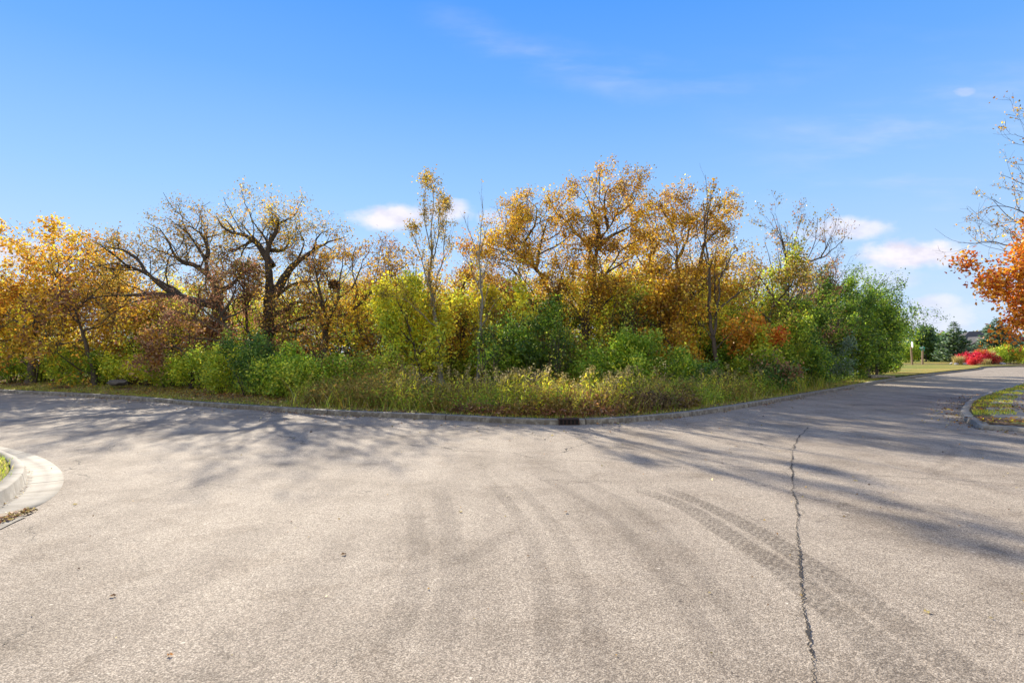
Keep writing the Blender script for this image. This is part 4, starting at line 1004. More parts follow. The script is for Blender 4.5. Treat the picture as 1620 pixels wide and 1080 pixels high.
S = [ # px, depth, width, height, palette, mix, leaves, leafsize, label
 (-20, 25, 2.4, 1.2, 'green', 'lime', 3000, .09, 'low green shrub under the golden oak at the far left edge'),
 (30, 24.5, 2.4, 1.4, 'green', 'lime', 3400, .09, 'low green shrub left of the slanting dark trunk'),
 (70, 24.5, 2.0, 1.5, 'lime', 'green', 3000, .09, 'yellow-green shrub just right of the far left oak trunk'),
 (115, 23, 2.4, 1.6, 'lime', 'green', 4500, .085, 'tall lime shrub in front of the slanting golden tree'),
 (160, 22.3, 2.2, 1.3, 'green', 'yellow', 4200, .085, 'green shrub speckled with yellow before the straight dark trunk'),
 (200, 21.8, 2.0, 1.35, 'lime', 'yellow', 4200, .085, 'bright lime shrub left of the low crooked tree'),
 (238, 21.3, 1.8, 1.1, 'yellow', 'lime', 3600, .08, 'pale yellow-leafed shrub by the bare litter bank'),
 (272, 20.6, 2.0, 1.3, 'lime', 'green', 4600, .08, 'green shrub at the foot of the low crooked tree'),
 (318, 19.6, 2.0, 1.4, 'lime', 'green', 4500, .08, 'lime shrub right of the low crooked tree'),
 (355, 18.2, 2.2, 1.7, 'lime', 'green', 5500, .08, 'leafy green shrub below the mauve-brown oak'),
 (400, 17.4, 2.4, 1.9, 'deep', 'green', 6500, .08, 'dense dark green shrub hiding the foot of the thick oak trunk'),
 (445, 16.8, 2.0, 1.5, 'green', 'lime', 4800, .08, 'green shrub right of the thick oak trunk'),
 (482, 16.2, 1.6, 1.1, 'lime', 'green', 3600, .075, 'short lime shrub left of the grey nest tree'),
 (520, 16.6, 1.6, 1.3, 'green', 'lime', 3600, .08, 'short green shrub in front of the grey nest tree'),
 (560, 16.2, 1.9, 1.5, 'olive', 'green', 3800, .07, 'greyish olive shrub right of the grey nest tree'),
 (600, 16.6, 1.8, 1.5, 'lime', 'olive', 3600, .08, 'yellowish shrub left of the young yellow-green tree'),
 (640, 21.3, 2.0, 1.7, 'lime', 'yellow', 3400, .08, 'yellow-green shrub at the foot of the young yellow-green tree'),
 (725, 21.2, 2.2, 1.6, 'lime', 'green', 3200, .09, 'lime shrub between the bases of the two slim poplars'),
 (800, 18.5, 2.4, 2.6, 'green', 'deep', 6500, .09, 'green shrub right of the bare poplar trunk'),
 (850, 18.6, 2.4, 2.9, 'deep', 'green', 6000, .09, 'dark green shrub behind the goldenrod left of the storm drain'),
 (905, 18.9, 2.2, 1.9, 'green', 'olive', 5500, .09, 'mottled green shrub behind the goldenrod above the storm drain'),
 (965, 17.2, 2.2, 1.9, 'green', 'lime', 6000, .085, 'bright green shrub joining the left side of the round green bush'),
 (1015, 16.6, 2.6, 2.0, 'green', 'lime', 8500, .085, 'large round bright green bush right of centre'),
 (1085, 18.2, 2.0, 1.3, 'deep', 'green', 4200, .085, 'dark green shrub left of the thin pale trunk'),
 (1152, 21.6, 2.6, 2.2, 'green', 'deep', 5500, .09, 'green shrub right of the thin pale trunk'),
 (1168, 22, 2.2, 2.9, 'lime', 'gold', 4600, .11, 'yellow-green shrub turning orange left of the red sumac'),
 (1195, 20, 2.2, 2.0, 'lime', 'green', 5000, .10, 'lime shrub below the red sumac'),
 (1242, 21.8, 2.4, 3.0, 'green', 'lime', 7000, .09, 'bright green shrub below right of the red sumac'),
 (1215, 18.8, 2.0, 1.3, 'deep', 'rust', 4200, .09, 'low dark shrub with rusty patches at the edge of the grassy verge'),
 (1262, 24.3, 3.2, 4.5, 'deep', 'green', 13000, .10, 'tall green thicket shrub right of the elm stems'),
 (1298, 27, 3.6, 5.3, 'deep', 'green', 15000, .10, 'tall blue-green thicket shrub in the middle of the right thicket'),
 (1330, 30, 4.0, 6.2, 'deep', 'green', 16000, .105, 'tallest green thicket shrub below the bare grey-stemmed tree'),
 (1280, 22.6, 2.3, 1.9, 'deep', 'green', 6000, .095, 'dark green shrub at the front foot of the thicket'),
 (1318, 26.5, 2.4, 2.1, 'deep', 'blue', 6000, .095, 'bluish dark shrub at the foot of the right thicket'),
 (1360, 33, 4.2, 6.3, 'deep', 'green', 15000, .12, 'tall dark thicket shrub under the open-crowned tree'),
 (1350, 30, 2.4, 2.0, 'deep', 'green', 6500, .095, 'mid-green shrub near the right end of the thicket foot'),
 (1390, 36.5, 3.6, 5.2, 'deep', 'green', 12000, .12, 'dark green shrub near the right tip of the thicket'),
 (1378, 34.5, 2.4, 1.6, 'deep', 'green', 5000, .11, 'low dark shrub close to the grass at the right tip of the thicket'),
 (1400, 38.5, 2.6, 2.3, 'green', 'lime', 6000, .13, 'rightmost green shrub of the thicket beside the lawn')]
for i, (px, d, w, h, pal, mp_, nl, ls, lab) in enumerate(S):
    shrub('shrub', lab, px, d, w, h, pal, mp_, nl, ls, 1000+i)
shrub('sumac', 'small scarlet sumac glowing in front of the elm stems', 1214, 20.5, 1.3, 2.7, 'maple', 'red', 1000, .10, 1100, stems=7, mixf=.5, cat='shrub',
      leaf_keep=lambda S_: S_[:, 2] > 1.7)
shrub('sumac', 'orange-leafed sapling left of the scarlet sumac', 1178, 20.3, 1.6, 2.9, 'orange', 'gold', 1500, .12, 1101, stems=7, mixf=.4, cat='shrub', leaf_keep=lambda S_: S_[:, 2] > 1.5)

UG = 'undergrowth shrubs between the trunks'
for i, (px, d, w, h, pal, mp_) in enumerate([(5, 29, 3, 2.0, 'lime', 'yellow'), (60, 28, 3, 2.2, 'lime', 'green'), (110, 27, 3, 2.2, 'yellow', 'lime'), (170, 26.5, 3, 2.2, 'lime', 'yellow'), (222, 26, 3, 2.1, 'yellow', 'lime'), (275, 25.5, 3, 2.2, 'lime', 'green'), (325, 25, 3, 2.2, 'lime', 'yellow'),
    (450, 24, 2.6, 2.0, 'amber', 'olive'), (500, 25, 2.8, 2.0, 'olive', 'amber'), (555, 24, 2.6, 1.9, 'amber', 'yellow'), (600, 22.5, 2.4, 1.8, 'yellow', 'lime'), (645, 23, 2.6, 2.2, 'lime', 'yellow'), (700, 23, 2.6, 2.1, 'yellow', 'olive'), (745, 22, 2.4, 1.9, 'olive', 'green'),
    (880, 22, 2.6, 2.6, 'lime', 'gold'), (945, 21.5, 2.6, 2.6, 'yellow', 'lime'), (1010, 22, 2.6, 2.4, 'gold', 'lime'), (1100, 22, 2.6, 2.5, 'lime', 'gold'), (1145, 22.5, 2.6, 2.8, 'lime', 'gold')]):
    kind_ = {'lime': 'lime-green', 'yellow': 'bright yellow', 'amber': 'amber', 'olive': 'olive', 'gold': 'golden'}[pal]
    shrub('shrub', deep_label(kind_+' undergrowth shrub', px, d).replace('deep in the wood', 'in the wood'), px, d, w, h, pal, mp_, 4200, .10, 1400+i, group=UG)

# saplings: thin bare stems among the shrubs
for i, (px, d, h, lab) in enumerate([(232, 21, 2.6, 'thin bare sapling cluster right of the straight dark trunk'), (480, 18, 2.6, 'thin leafless sapling leaning beside the thick oak'),
                                (770, 17.5, 3.0, 'pale leafless sapling with crossing twigs right of the bare poplar'), (870, 17, 2.4, 'grey twiggy sapling in front of the dark green shrub'),
                                (1005, 20, 3.2, 'thin dark sapling behind the round green bush'), (610, 19, 3.0, 'thin dark sapling left of the young yellow-green tree')]):
    auto('sapling', lab, (px-CX)/F*d, d, h, .8, 1200+i, YOUNG, 'lime', 120, .07, multi=3, first=.35, nl=2, r0=.03, cat='sapling')

# ================================================================= weeds, goldenrod, grass, litter
def blades(P, h, w, pal, r, lean=.35):
    N = len(P); a = r.uniform(0, 6.28, N); u = np.stack([np.cos(a), np.sin(a), np.zeros(N)], 1)
    b = r.uniform(0, 6.28, N); dv = np.stack([np.cos(b), np.sin(b), np.zeros(N)], 1)*lean
    hh = (h*r.uniform(.5, 1.25, N))[:, None]; up = np.array([0, 0, 1.])
    W = w*r.uniform(.7, 1.3, (N, 1))
    m = P + up*hh*.55 + dv*hh*.35; t = P + up*hh + dv*hh
    V = np.stack([P-u*W*.5, P+u*W*.5, m+u*W*.35, t, t, m-u*W*.35], 1)
    V = np.stack([P-u*W*.5, P+u*W*.5, m+u*W*.3, t, m-u*W*.3], 1).reshape(-1, 3)
    i = np.arange(N)*5
    Q = np.concatenate([np.stack([i, i+1, i+2, i+4], 1), np.stack([i+4, i+2, i+3, i+3], 1)])
    T = np.concatenate([np.stack([i, i+1, i+2], 1), np.stack([i, i+2, i+4], 1), np.stack([i+4, i+2, i+3], 1)])
    p = np.array(PAL[pal]); c = p[r.integers(0, len(p), N)]*np.clip(1+.25*r.normal(size=(N, 1)), .4, 1.6)
    return V, T, np.repeat(c, 5, 0)

def weeds(name, segs, seed, **props):
    r = np.random.default_rng(seed); VT = []; o = 0; VL = []; parts = []
    allV = []; allT = []; allC = []; off = 0
    for (px0, px1, o0, o1, n, hgt, pal, pal2, lw) in segs:
        P, a, oo = verge_pts(px0, px1, o0, o1, n)
        h = hgt*.82*(.5+.5*np.clip(oo/1.2, 0, 1))*np.clip(1+.45*fast_noise(P, 1.5, 9)+.3*fast_noise(P, 6, 19), .3, 1.8)*r.uniform(.55, 1.2, n)
        V, T, C = blades(P, h, lw, 'straw', r, .25)
        allV.append(V); allT.append(T+off); allC.append(C*np.array([.62, .60, .32])); off += len(V)
        k = 10
        t = r.uniform(.12, 1, (n, k, 1)); base = P[:, None, :] + np.array([0, 0, 1.])*t*h[:, None, None] + r.normal(size=(n, k, 3))*.055
        V, Q, C = leaf_mesh(base.reshape(-1, 3), .075, pal, r, pal2, .42, .36)
        T = np.concatenate([Q[:, :3], Q[:, [0, 2, 3]]])
        allV.append(V); allT.append(T+off); allC.append(C); off += len(V)
    me = new_mesh(name, np.concatenate(allV), tris=np.concatenate(allT), mats=[M['leaf']], col=np.concatenate(allC))
    return link(name, me, **props)
weeds('weeds', [(440, 700, .5, 2.6, 1500, .75, 'olive', 'green', .012), (640, 900, .35, 2.6, 1700, .62, 'olive', 'green', .012), (800, 1000, .3, 2.2, 1000, .5, 'olive', 'rust', .012),
                (960, 1130, .35, 2.4, 1500, .62, 'olive', 'brown', .012), (1080, 1290, .5, 2.4, 1500, .6, 'green', 'olive', .012), (1270, 1400, .8, 2.2, 700, .5, 'green', 'deep', .012),
                (270, 480, 1.7, 3.2, 700, .45, 'green', 'lime', .012), (-80, 250, 2.6, 4.2, 500, .35, 'green', 'olive', .012), (700, 1000, .3, .9, 700, .35, 'rust', 'brown', .012)], 31, kind='stuff')

# goldenrod stalks with leafy stem and fluffy head
def goldenrod(seed, pal):
    r = np.random.default_rng(seed)
    h = 1.0; s = np.array([[0, 0, 0], [.02, .01, .4], [.0, .03, .75], [.06, .02, 1.0]]); P = catmull(s, 10)[None]
    Vs, Qs = tubes(P, np.linspace(.008, .004, 10)[None], 4)
    t = r.uniform(.08, .86, 46); C = np.array([catmull(s, 50)[int(q*49)] for q in t]) + r.normal(size=(46, 3))*np.array([.05, .05, .02])
    V, Q, c = leaf_mesh(C, .095, 'yellow', r, 'lime', .6, .22)
    C2 = np.array([catmull(s, 50)[int(q*49)] for q in r.uniform(.80, 1, 38)]) + r.normal(size=(38, 3))*np.array([.04, .04, .025])
    V2, Q2, c2 = leaf_mesh(C2, .04, 'straw', r, 'straw', 0, .7)
    return (Vs, Qs), (V, Q, c), (V2, Q2, np.clip(c2*.72, 0, .9))
protoG = []
for s in range(4):
    a, b, c = goldenrod(50+s, 'lime')
    protoG.append((new_mesh('stem', a[0], quads=a[1], mats=[M['stem']]), new_mesh('leaves', b[0], quads=b[1], mats=[M['leaf']], col=b[2]), new_mesh('flower_head', c[0], quads=c[1], mats=[M['leaf']], col=c[2])))
Pg, ag, og = verge_pts(770, 1040, .3, 1.5, 80)
Pg2, _, _ = verge_pts(560, 800, .6, 2.0, 40); Pg3, _, _ = verge_pts(1040, 1290, .6, 1.8, 40)
for i, p in enumerate(np.vstack([Pg, Pg2, Pg3])):
    o = empty('goldenrod', (p[0], p[1], p[2]-.03), 'upright goldenrod stalk with a faded fluffy head in the weeds behind the kerb', 'goldenrod', 'goldenrod stalks behind the kerb')
    sc = rr.uniform(.45, 1.12); o.scale = (sc*1.1, sc*1.1, sc); o.rotation_euler = (rr.normal()*.06, rr.normal()*.06, rr.uniform(0, 6.28))
    ms = protoG[i % 4]
    link('stem', ms[0], o); link('leaves', ms[1], o); link('flower_head', ms[2], o)

def grass(name, P, h, w, pals, seed, **props):
    r = np.random.default_rng(seed); Vs = []; Ts = []; Cs = []; off = 0
    ch = np.array_split(r.permutation(len(P)), len(pals))
    for pal, ii in zip(pals, ch):
        V, T, C = blades(P[ii], h if np.isscalar(h) else h[ii], w, pal, r, .6)
        Vs.append(V); Ts.append(T+off); Cs.append(C); off += len(V)
    return link(name, new_mesh(name, np.concatenate(Vs), tris=np.concatenate(Ts), mats=[M['leaf']], col=np.concatenate(Cs)), **props)
Pa, _, oa = verge_pts(-100, 1500, .02, 1.0, 30000, 1.2)
Pb, _, ob = verge_pts(-60, 480, .1, 2.6, 16000)
keep = fast_noise(Pb, .9, 2) > -.15
Pc, _, _ = verge_pts(1250, 1540, .05, 3.5, 16000)
grass('grass', np.vstack([Pa, Pb[keep], Pc]), .065, .009, ['green', 'lime', 'olive', 'straw'], 41, kind='stuff')
Pt, _, ot = verge_pts(420, 1330, .35, 2.6, 9000)
hw = (.35+.55*np.clip(ot/1.3, 0, 1))*np.clip(1+.5*fast_noise(Pt, 1.8, 29)+.35*fast_noise(Pt, 6, 33), .25, 1.9)*np.interp(CX+Pt[:, 0]/Pt[:, 1]*F, [420, 740, 800, 1030, 1080, 1330], [.78, .78, .6, .62, .72, .7])
kk = fast_noise(Pt, 2.3, 44) > -.35
grass('tall_grass', Pt[kk], hw[kk], .014, ['lime', 'olive', 'straw', 'green', 'lime'], 45, kind='stuff')
# corner grass at lower left
k = rng.uniform(0, 1, (16000, 2)); A = KL - NKL*.15; ok_ = np.where((A[:, 1] < 16) & (A[:, 1] > 3))[0]
ii = ok_[(k[:, 0]*(len(ok_)-1)).astype(int)]; Pq = A[ii] - NKL[ii]*(k[:, 1:2]**1.5*1.6); Pq = Pq + rng.normal(size=Pq.shape)*.03
Pq = np.column_stack([Pq, np.full(len(Pq), .12)])
grass('corner_grass_blades', Pq, .06, .006, ['green', 'lime', 'straw'], 42, kind='stuff')
# right corner grass strip between kerb and sidewalk
A = KR - NKR*.2; okr = np.where((A[:, 1] > 10.2) & (A[:, 1] < 34))[0]; ii = okr[rng.integers(0, len(okr), 16000)]; wdt = rng.uniform(0, .75, (16000, 1))
Pr = A[ii] - NKR[ii]*wdt; Pr = Pr[(Pr[:, 1] > 11.3)]
keep = (fast_noise(np.column_stack([Pr, np.zeros(len(Pr))]), 1.0, 8) > -.2) & (Pr[:, 1] > 12.2)
Pr = np.column_stack([Pr[keep], np.full(keep.sum(), .10)])
grass('sidewalk_grass', Pr, .06, .010, ['lime', 'green', 'yellow'], 43, kind='stuff')

def litter(name, P, size, pals, seed, z=.012, **props):
    r = np.random.default_rng(seed); N = len(P); P = P.copy(); P[:, 2] += r.uniform(.004, z, N)
    n = unit(r.normal(size=(N, 3))*.35 + np.array([0, 0, 1.])); a = unit(np.cross(n, r.normal(size=(N, 3)))); b = np.cross(n, a)
    L = size*r.uniform(.5, 1.3, (N, 1)); W = L*.6
    V = np.stack([P+a*L*.5, P+b*W*.5+n*L*.1, P-a*L*.5, P-b*W*.5+n*L*.1], 1).reshape(-1, 3)
    V[:, 2] = np.maximum(V[:, 2], np.repeat(P[:, 2]-.008, 4))
    p = np.concatenate([np.array(PAL[q]) for q in pals]); c = np.repeat(p[r.integers(0, len(p), N)]*np.clip(1+.3*r.normal(size=(N, 1)), .4, 1.7), 4, 0)
    return link(name, new_mesh(name, V, quads=np.arange(N*4).reshape(N, 4), mats=[M['leaf']], col=c), **props)
Pl1, _, _ = verge_pts(-100, 1450, .03, 3.5, 15000); Pl2, _, _ = verge_pts(150, 480, .4, 3.0, 7000)
litter('fallen_leaves', np.vstack([Pl1, Pl2]), .08, ['brown', 'rust', 'straw', 'amber'], 51, .03, kind='stuff')
# against the kerb on the road side
k = rng.integers(150, 800, 5000); Nn = NF[k]; P = FAR[k] - Nn*np.abs(rng.normal(size=(5000, 1)))*.15 - Nn*.015 + 0
keep = fast_noise(np.column_stack([P, np.zeros(len(P))]), 1.4, 4) > .25
litter('gutter_leaves', np.column_stack([P[keep], np.zeros(keep.sum())]), .055, ['brown', 'rust', 'straw'], 52, .02, kind='stuff')
# right corner: thick litter on the verge, sidewalk and gutter
ii = okr[(rng.uniform(0, 1, 12000)**1.6*(len(okr)-1)).astype(int)]; Pr = (KR - NKR*.2)[ii] - NKR[ii]*rng.uniform(0, 3.2, (12000, 1))
nz = fast_noise(np.column_stack([Pr, np.zeros(len(Pr))]), .8, 15)
Pr = Pr[(nz + .5*rng.normal(size=len(nz)) > .15+.35*(Pr[:, 1] > 16)) & (Pr[:, 1] > 10.6)]
litter('corner_leaves', np.column_stack([Pr, np.full(len(Pr), .124)]), .07, ['rust', 'amber', 'brown', 'orange', 'yellow'], 53, .02, kind='stuff')
ii = okr[rng.integers(0, len(okr)//3, 900)]; Pr = NEARR[ii] + NR[ii]*(np.abs(rng.normal(size=(900, 1)))*.35-.15)
litter('gutter_litter', np.column_stack([Pr, np.full(len(Pr), .008)]), .05, ['rust', 'brown', 'straw', 'amber'], 54, .012, kind='stuff')
ii = ok_[rng.integers(0, len(ok_), 500)]; Pd = KL[ii] + NKL[ii]*(np.abs(rng.normal(size=(500, 1)))*.03+.01)
litter('kerb_foot_debris', np.column_stack([Pd, np.full(500, .012)]), .022, ['brown', 'rust', 'straw'], 59, .008, kind='stuff')
# debris in the broken gutter joint at lower left
m_ = 500; t = rng.uniform(0, 1, m_); A = gp(-6, 829); B = gp(44, 809)
P = A[None]*(1-t[:, None]) + B[None]*t[:, None] + rng.normal(size=(m_, 3))*np.array([.03, .05, 0])
P[:, 2] = .008
litter('joint_debris', P, .035, ['brown', 'straw', 'rust'], 55, .012, kind='stuff')
# patch of missing gutter, filled with grit
q = [gp(-30, 833), gp(-30, 820), gp(10, 812), gp(42, 804), gp(52, 812), gp(40, 817), (gp(5, 824))]
flat_poly('gutter_break', [tuple(p[:2]) for p in q], .0095, M['litter'], kind='structure')
flat_poly('gutter', [tuple(gp(*q)[:2]) for q in [(-40, 845), (-40, 834), (0, 826), (30, 818.5), (43, 817.5), (24, 826), (0, 838)]], .0075, M['concrete'], kind='structure')
# tiny scattered grit and leaf crumbs over the asphalt
m_ = 420; P = np.column_stack([rng.uniform(-6, 12, m_), rng.uniform(2, 14, m_), np.full(m_, .001)])
litter('road_crumbs', P, .022, ['brown', 'straw', 'amber'], 56, .006, kind='stuff')
m_ = 260; P = np.column_stack([rng.uniform(-14, 12, m_), rng.uniform(0, 1, m_), np.full(m_, .001)])
yk = np.interp(P[:, 0], FAR[:, 0], FAR[:, 1]); P[:, 1] = yk - np.abs(rng.normal(size=m_))*1.1 - .05
litter('kerbside_leaves', P, .05, ['straw', 'brown', 'rust', 'amber'], 58, .012, kind='stuff')
m_ = 110; P = np.column_stack([rng.uniform(0, 14, m_), rng.uniform(4, 14, m_), np.full(m_, .001)])
litter('scattered_leaves', P, .035, ['straw', 'brown', 'amber'], 57, .012, kind='stuff')

def one_leaf(px, py, size, pal, label, seed):
    r = np.random.default_rng(seed); c = gp(px, py); n = 9
    a = np.linspace(0, 2*np.pi, 2*n, endpoint=False); rad = size*(.34+.18*(np.arange(2*n) % 2)+.05*r.normal(size=2*n)); rad *= 1+.35*np.cos(a)
    V = [(0, 0, .004)] + [(math.cos(t)*q, math.sin(t)*q*.7, .002+abs(math.sin(t*1.5))*.010*r.uniform(.5, 1.3)) for t, q in zip(a, rad)]
    fs = [(0, i+1, (i+1) % (2*n)+1) for i in range(2*n)]
    p = PAL[pal][r.integers(0, 3)]
    me = new_mesh('fallen_leaf', V, faces=fs, mats=[M['leaf']], col=np.repeat([p], len(V), 0))
    o = link('fallen_leaf', me, label=label, category='leaf'); o.location = (c[0], c[1], .002); o.rotation_euler = (0, 0, r.uniform(0, 6.28))
one_leaf(181, 943, .035, 'brown', 'curled dark brown leaf alone on the asphalt at lower left', 1)
one_leaf(545, 877, .04, 'brown', 'curled brown leaf lying left of centre on the asphalt', 2)
one_leaf(1465, 968, .04, 'straw', 'flat tan leaf on the asphalt between the tyre marks and right edge', 3)
one_leaf(120, 798, .04, 'straw', 'pale scrap of leaf on the asphalt beside the left gutter', 4)
one_leaf(729, 810, .04, 'straw', 'small whitish leaf scrap near the middle of the road', 5)
one_leaf(1355, 761, .045, 'straw', 'small tan leaf in the long shadow right of the big crack', 6)
one_leaf(268, 1037, .028, 'rust', 'reddish leaf fragment near the bottom left of the road', 7)

# ================================================================= storm drain in the kerb
di = int(np.argmin(np.abs(FPX-893) + 1000*(FAR[:, 1] > 20))); dc = FAR[di]; dn = NF[di]; ang = math.atan2(dn[1], dn[0]) - math.pi/2
root = empty('storm_drain', (dc[0], dc[1], 0), 'small rusty kerb inlet with dark slots set in the far kerb', 'storm drain')
root.rotation_euler = (0, 0, ang)
MB().box(0, .02, .05, .38, .09, .094).build('recess', M['black'], root)
MB().box(0, .085, .112, .42, .20, .016).build('cover', M['iron'], root, bevel=.003)
fr = MB()
for x in (-.195, .195): fr.box(x, -.028, .052, .025, .014, .10)
fr.box(0, -.028, .008, .415, .014, .012); fr.build('frame', M['iron'], root)
for x in (-.115, -.04, .04, .115):
    MB().box(x, -.030, .055, .020, .014, .082).build('bar', M['iron'], root)
# ================================================================= right background
# street name sign
p = pt(1459.5, 578, 68)
root = empty('street_sign', (p[0], p[1], .135), 'small green street name sign on a wooden post standing on the lawn', 'sign')
MB().box(0, 0, .95, .16, .16, 1.9).build('post', M['wood'], root, bevel=.01)
MB().box(-.05, 0, 2.02, .62, .03, .24).build('name_plate', M['sign_green'], root, bevel=.01)
MB().box(.05, 0, 1.76, .72, .03, .22, .5).build('name_plate', M['sign_green'], root, bevel=.01)
MB().box(-.15, -.017, 2.02, .34, .004, .07).build('lettering', M['sign_white'], root)
MB().box(.05, 0, 2.17, .05, .05, .06).build('cap', M['trim'], root)
p = pt(1443.5, 578, 66)
root = empty('traffic_sign', (p[0], p[1], .135), 'leaning wooden post with a white sign turned almost edge-on by the thicket', 'sign')
root.rotation_euler = (0, R(-5), 0)
MB().box(0, 0, 1.05, .16, .16, 2.1).build('post', M['wood'], root, bevel=.01)
sg = MB(); a = np.arange(8)*math.pi/4+math.pi/8
f0 = [(math.cos(t)*.36*.35+.12, math.cos(t)*.33-.05, 2.35+math.sin(t)*.40) for t in a]; f1 = [(x+.03, y-.02, z_) for x, y, z_ in f0]
sg.poly(f0[::-1]); sg.poly(f1)
for i in range(8): sg.poly([f0[i], f0[(i+1) % 8], f1[(i+1) % 8], f1[i]])
sg.build('sign_plate', M['sign_white'], root)
# utility slab in the verge
p = gp(1398, 597.5, .15)
MB().box(0, 0, 0, 1.5, .9, .12, .2).build('utility_slab', M['concrete'], None, label='flat grey concrete slab lying in the grass beside the thicket', category='slab').location = (p[0], p[1]+.6, .19)
p = gp(186, 615, .3)
BOULDER_AT = p

# conifers
def conifer(name, label, px, d, h, w, pal, mp_, seed, n=15000, dens=1.0, droop=.0, size=.3, first=.06):
    x = (px-CX)/F*d; r = np.random.default_rng(seed)
    root = empty(name, (x, d, .1), label, 'tree')
    P = np.array([[[0, 0, t*h] for t in np.linspace(0, 1, 12)]]); V, Q = tubes(P, np.linspace(.16, .015, 12)[None], 7)
    link('trunk', new_mesh('trunk', V, quads=Q, mats=[M['dark_bark']], smooth=True), root)
    B = []; RR = []
    zz = first*h
    while zz < h*.985:
        t = zz/h; L = w*.5*(1-t)**.78; nb = int(r.integers(6, 10))
        a0 = r.uniform(0, 6.28)
        for j in range(nb):
            a = a0+j*6.283/nb+r.normal()*.15; l = max(.12, L*r.uniform(.68, 1.16))
            s = np.linspace(0, 1, 7)[:, None]
            dr = np.array([math.cos(a), math.sin(a), 0])
            path = dr*l*s + np.array([0, 0, 1.])*(zz + (s*(-.10+droop)+ s*s*(.28-droop))*l + r.normal()*.02)
            B.append(path); RR.append(np.linspace(.035*(1-t)+.01, .008, 7))
        zz += h*r.uniform(.028, .045)
    B = np.array(B); RR = np.array(RR); V, Q = tubes(B, RR, 4)
    link('branches', new_mesh('branches', V, quads=Q, mats=[M['dark_bark']]), root)
    # needle sprays: flat narrow leaves along each branch, fanned sideways
    L = np.linalg.norm(B[:, -1]-B[:, 0], axis=1); pr = L/L.sum(); bi = r.choice(len(B), n, p=pr)
    t = r.uniform(.12, 1, n)**.8; f = t*6; k = np.minimum(f.astype(int), 5); fr_ = (f-k)[:, None]
    S_ = B[bi, k]*(1-fr_)+B[bi, k+1]*fr_; T = unit(B[bi, k+1]-B[bi, k]); side = unit(np.cross(T, np.array([0, 0, 1.])))*np.sign(r.normal(size=(n, 1)))
    D = unit(T*.75+side*r.uniform(.2, 1.1, (n, 1))+r.normal(size=(n, 3))*.16+np.array([0, 0, -.12]))
    ln = (size*r.uniform(.5, 1.2, (n, 1)))*np.clip(L[bi]/1.2, .45, 1)[:, None]; nn = unit(np.cross(D, r.normal(size=(n, 3)))); wd = nn*ln*.16
    V = np.stack([S_, S_+D*ln*.5+wd, S_+D*ln, S_+D*ln*.5-wd], 1).reshape(-1, 3)
    p = np.array(PAL[pal]); c = p[r.integers(0, len(p), n)]
    if mp_: p2 = np.array(PAL[mp_]); c = np.where((r.uniform(size=n) < .3)[:, None], p2[r.integers(0, len(p2), n)], c)
    c = c*np.clip(1+.22*r.normal(size=(n, 1)), .5, 1.6)
    link('crown', new_mesh('crown', V, quads=np.arange(n*4).reshape(n, 4), mats=[M['leaf']], col=np.repeat(c, 4, 0)), root)
    return root
conifer('spruce_tree', 'grey-green spruce with upswept branches left of the house', 1509, 78, 5.9, 4.9, 'blue', 'deep', 61, 14000, size=.45)
conifer('spruce_tree', 'bluish spruce with layered branches behind the yellow-green shrubs', 1577, 86, 6.9, 6.6, 'blue', 'fir', 62, 17000, size=.55, droop=.05)
conifer('spruce_tree', 'dark spruce only partly seen at the far right edge beyond the roof', 1629, 92, 4.4, 5.5, 'fir', 'blue', 63, 6000, size=.5)
def bushy(name, label, px, d, w, h, pal, mp_, n, ls, seed, mixf=.35, cat='shrub', z0=.1, **kw):
    return shrub(name, label, px, d, w, h, pal, mp_, n, ls, seed, stems=14, mixf=mixf, cat=cat, z0=z0, scatter=ls*1.1, **kw)
PINE_L = [dict(dens=2.0, tmin=.1, L0=2.2, angle=60, up=.1, gnarl=.15, npts=6), dict(dens=3.0, tmin=.1, L0=1.0, angle=50, up=.05, gnarl=.2, npts=4)]
for i, (px, d, h, w, lab) in enumerate([(1466, 92, 5.2, 2.6, 'rounded dark pine behind the green street sign'), (1481, 96, 4.2, 2.2, 'darker shorter pine between the rounded pine and the spruce'), (1447, 96, 4.0, 2.4, 'dark pine behind the leaning sign post'), (1492, 104, 2.6, 2.0, 'lowest dark pine beside the grey-green spruce')]):
    auto('pine_tree', lab, (px-CX)/F*d, d, h, w, 640+i, PINE_L, 'fir', 9000, .34, nl=9, first=.1, mixpal='deep', mixf=.4, scatter=.32)
bushy('shrub', 'light green bush at the left edge of the dark pines', 1437, 80, 3.4, 3.0, 'green', 'lime', 3500, .2, 650)
# burning bushes and garden shrubs
bushy('burning_bush', 'left round crimson burning bush in front of the house', 1536, 68, 2.9, 1.6, 'crimson', 'crimson', 5000, .13, 651)
bushy('burning_bush', 'middle scarlet burning bush tinged with orange', 1555, 70, 2.6, 1.7, 'red', 'orange', 5000, .13, 652, mixf=.25)
bushy('burning_bush', 'right dull red burning bush beside the yellow-green shrubs', 1569, 69.5, 2.0, 1.4, 'red', 'rust', 4500, .13, 653, mixf=.5)
bushy('burning_bush', 'small low crimson burning bush nearest the road', 1541, 64.5, 2.0, 1.1, 'crimson', 'red', 3000, .10, 654)
bushy('shrub', 'yellow-green rounded shrub right of the red bushes', 1584, 72, 3.2, 2.4, 'lime', 'green', 6000, .15, 655)
bushy('shrub', 'wide yellow-green rounded shrub nearer the right edge', 1603, 72, 3.6, 2.5, 'lime', 'yellow', 6500, .15, 656)
bushy('shrub', 'green shrub cut by the right edge behind the road', 1626, 73, 3.0, 2.0, 'green', 'lime', 5000, .15, 657)
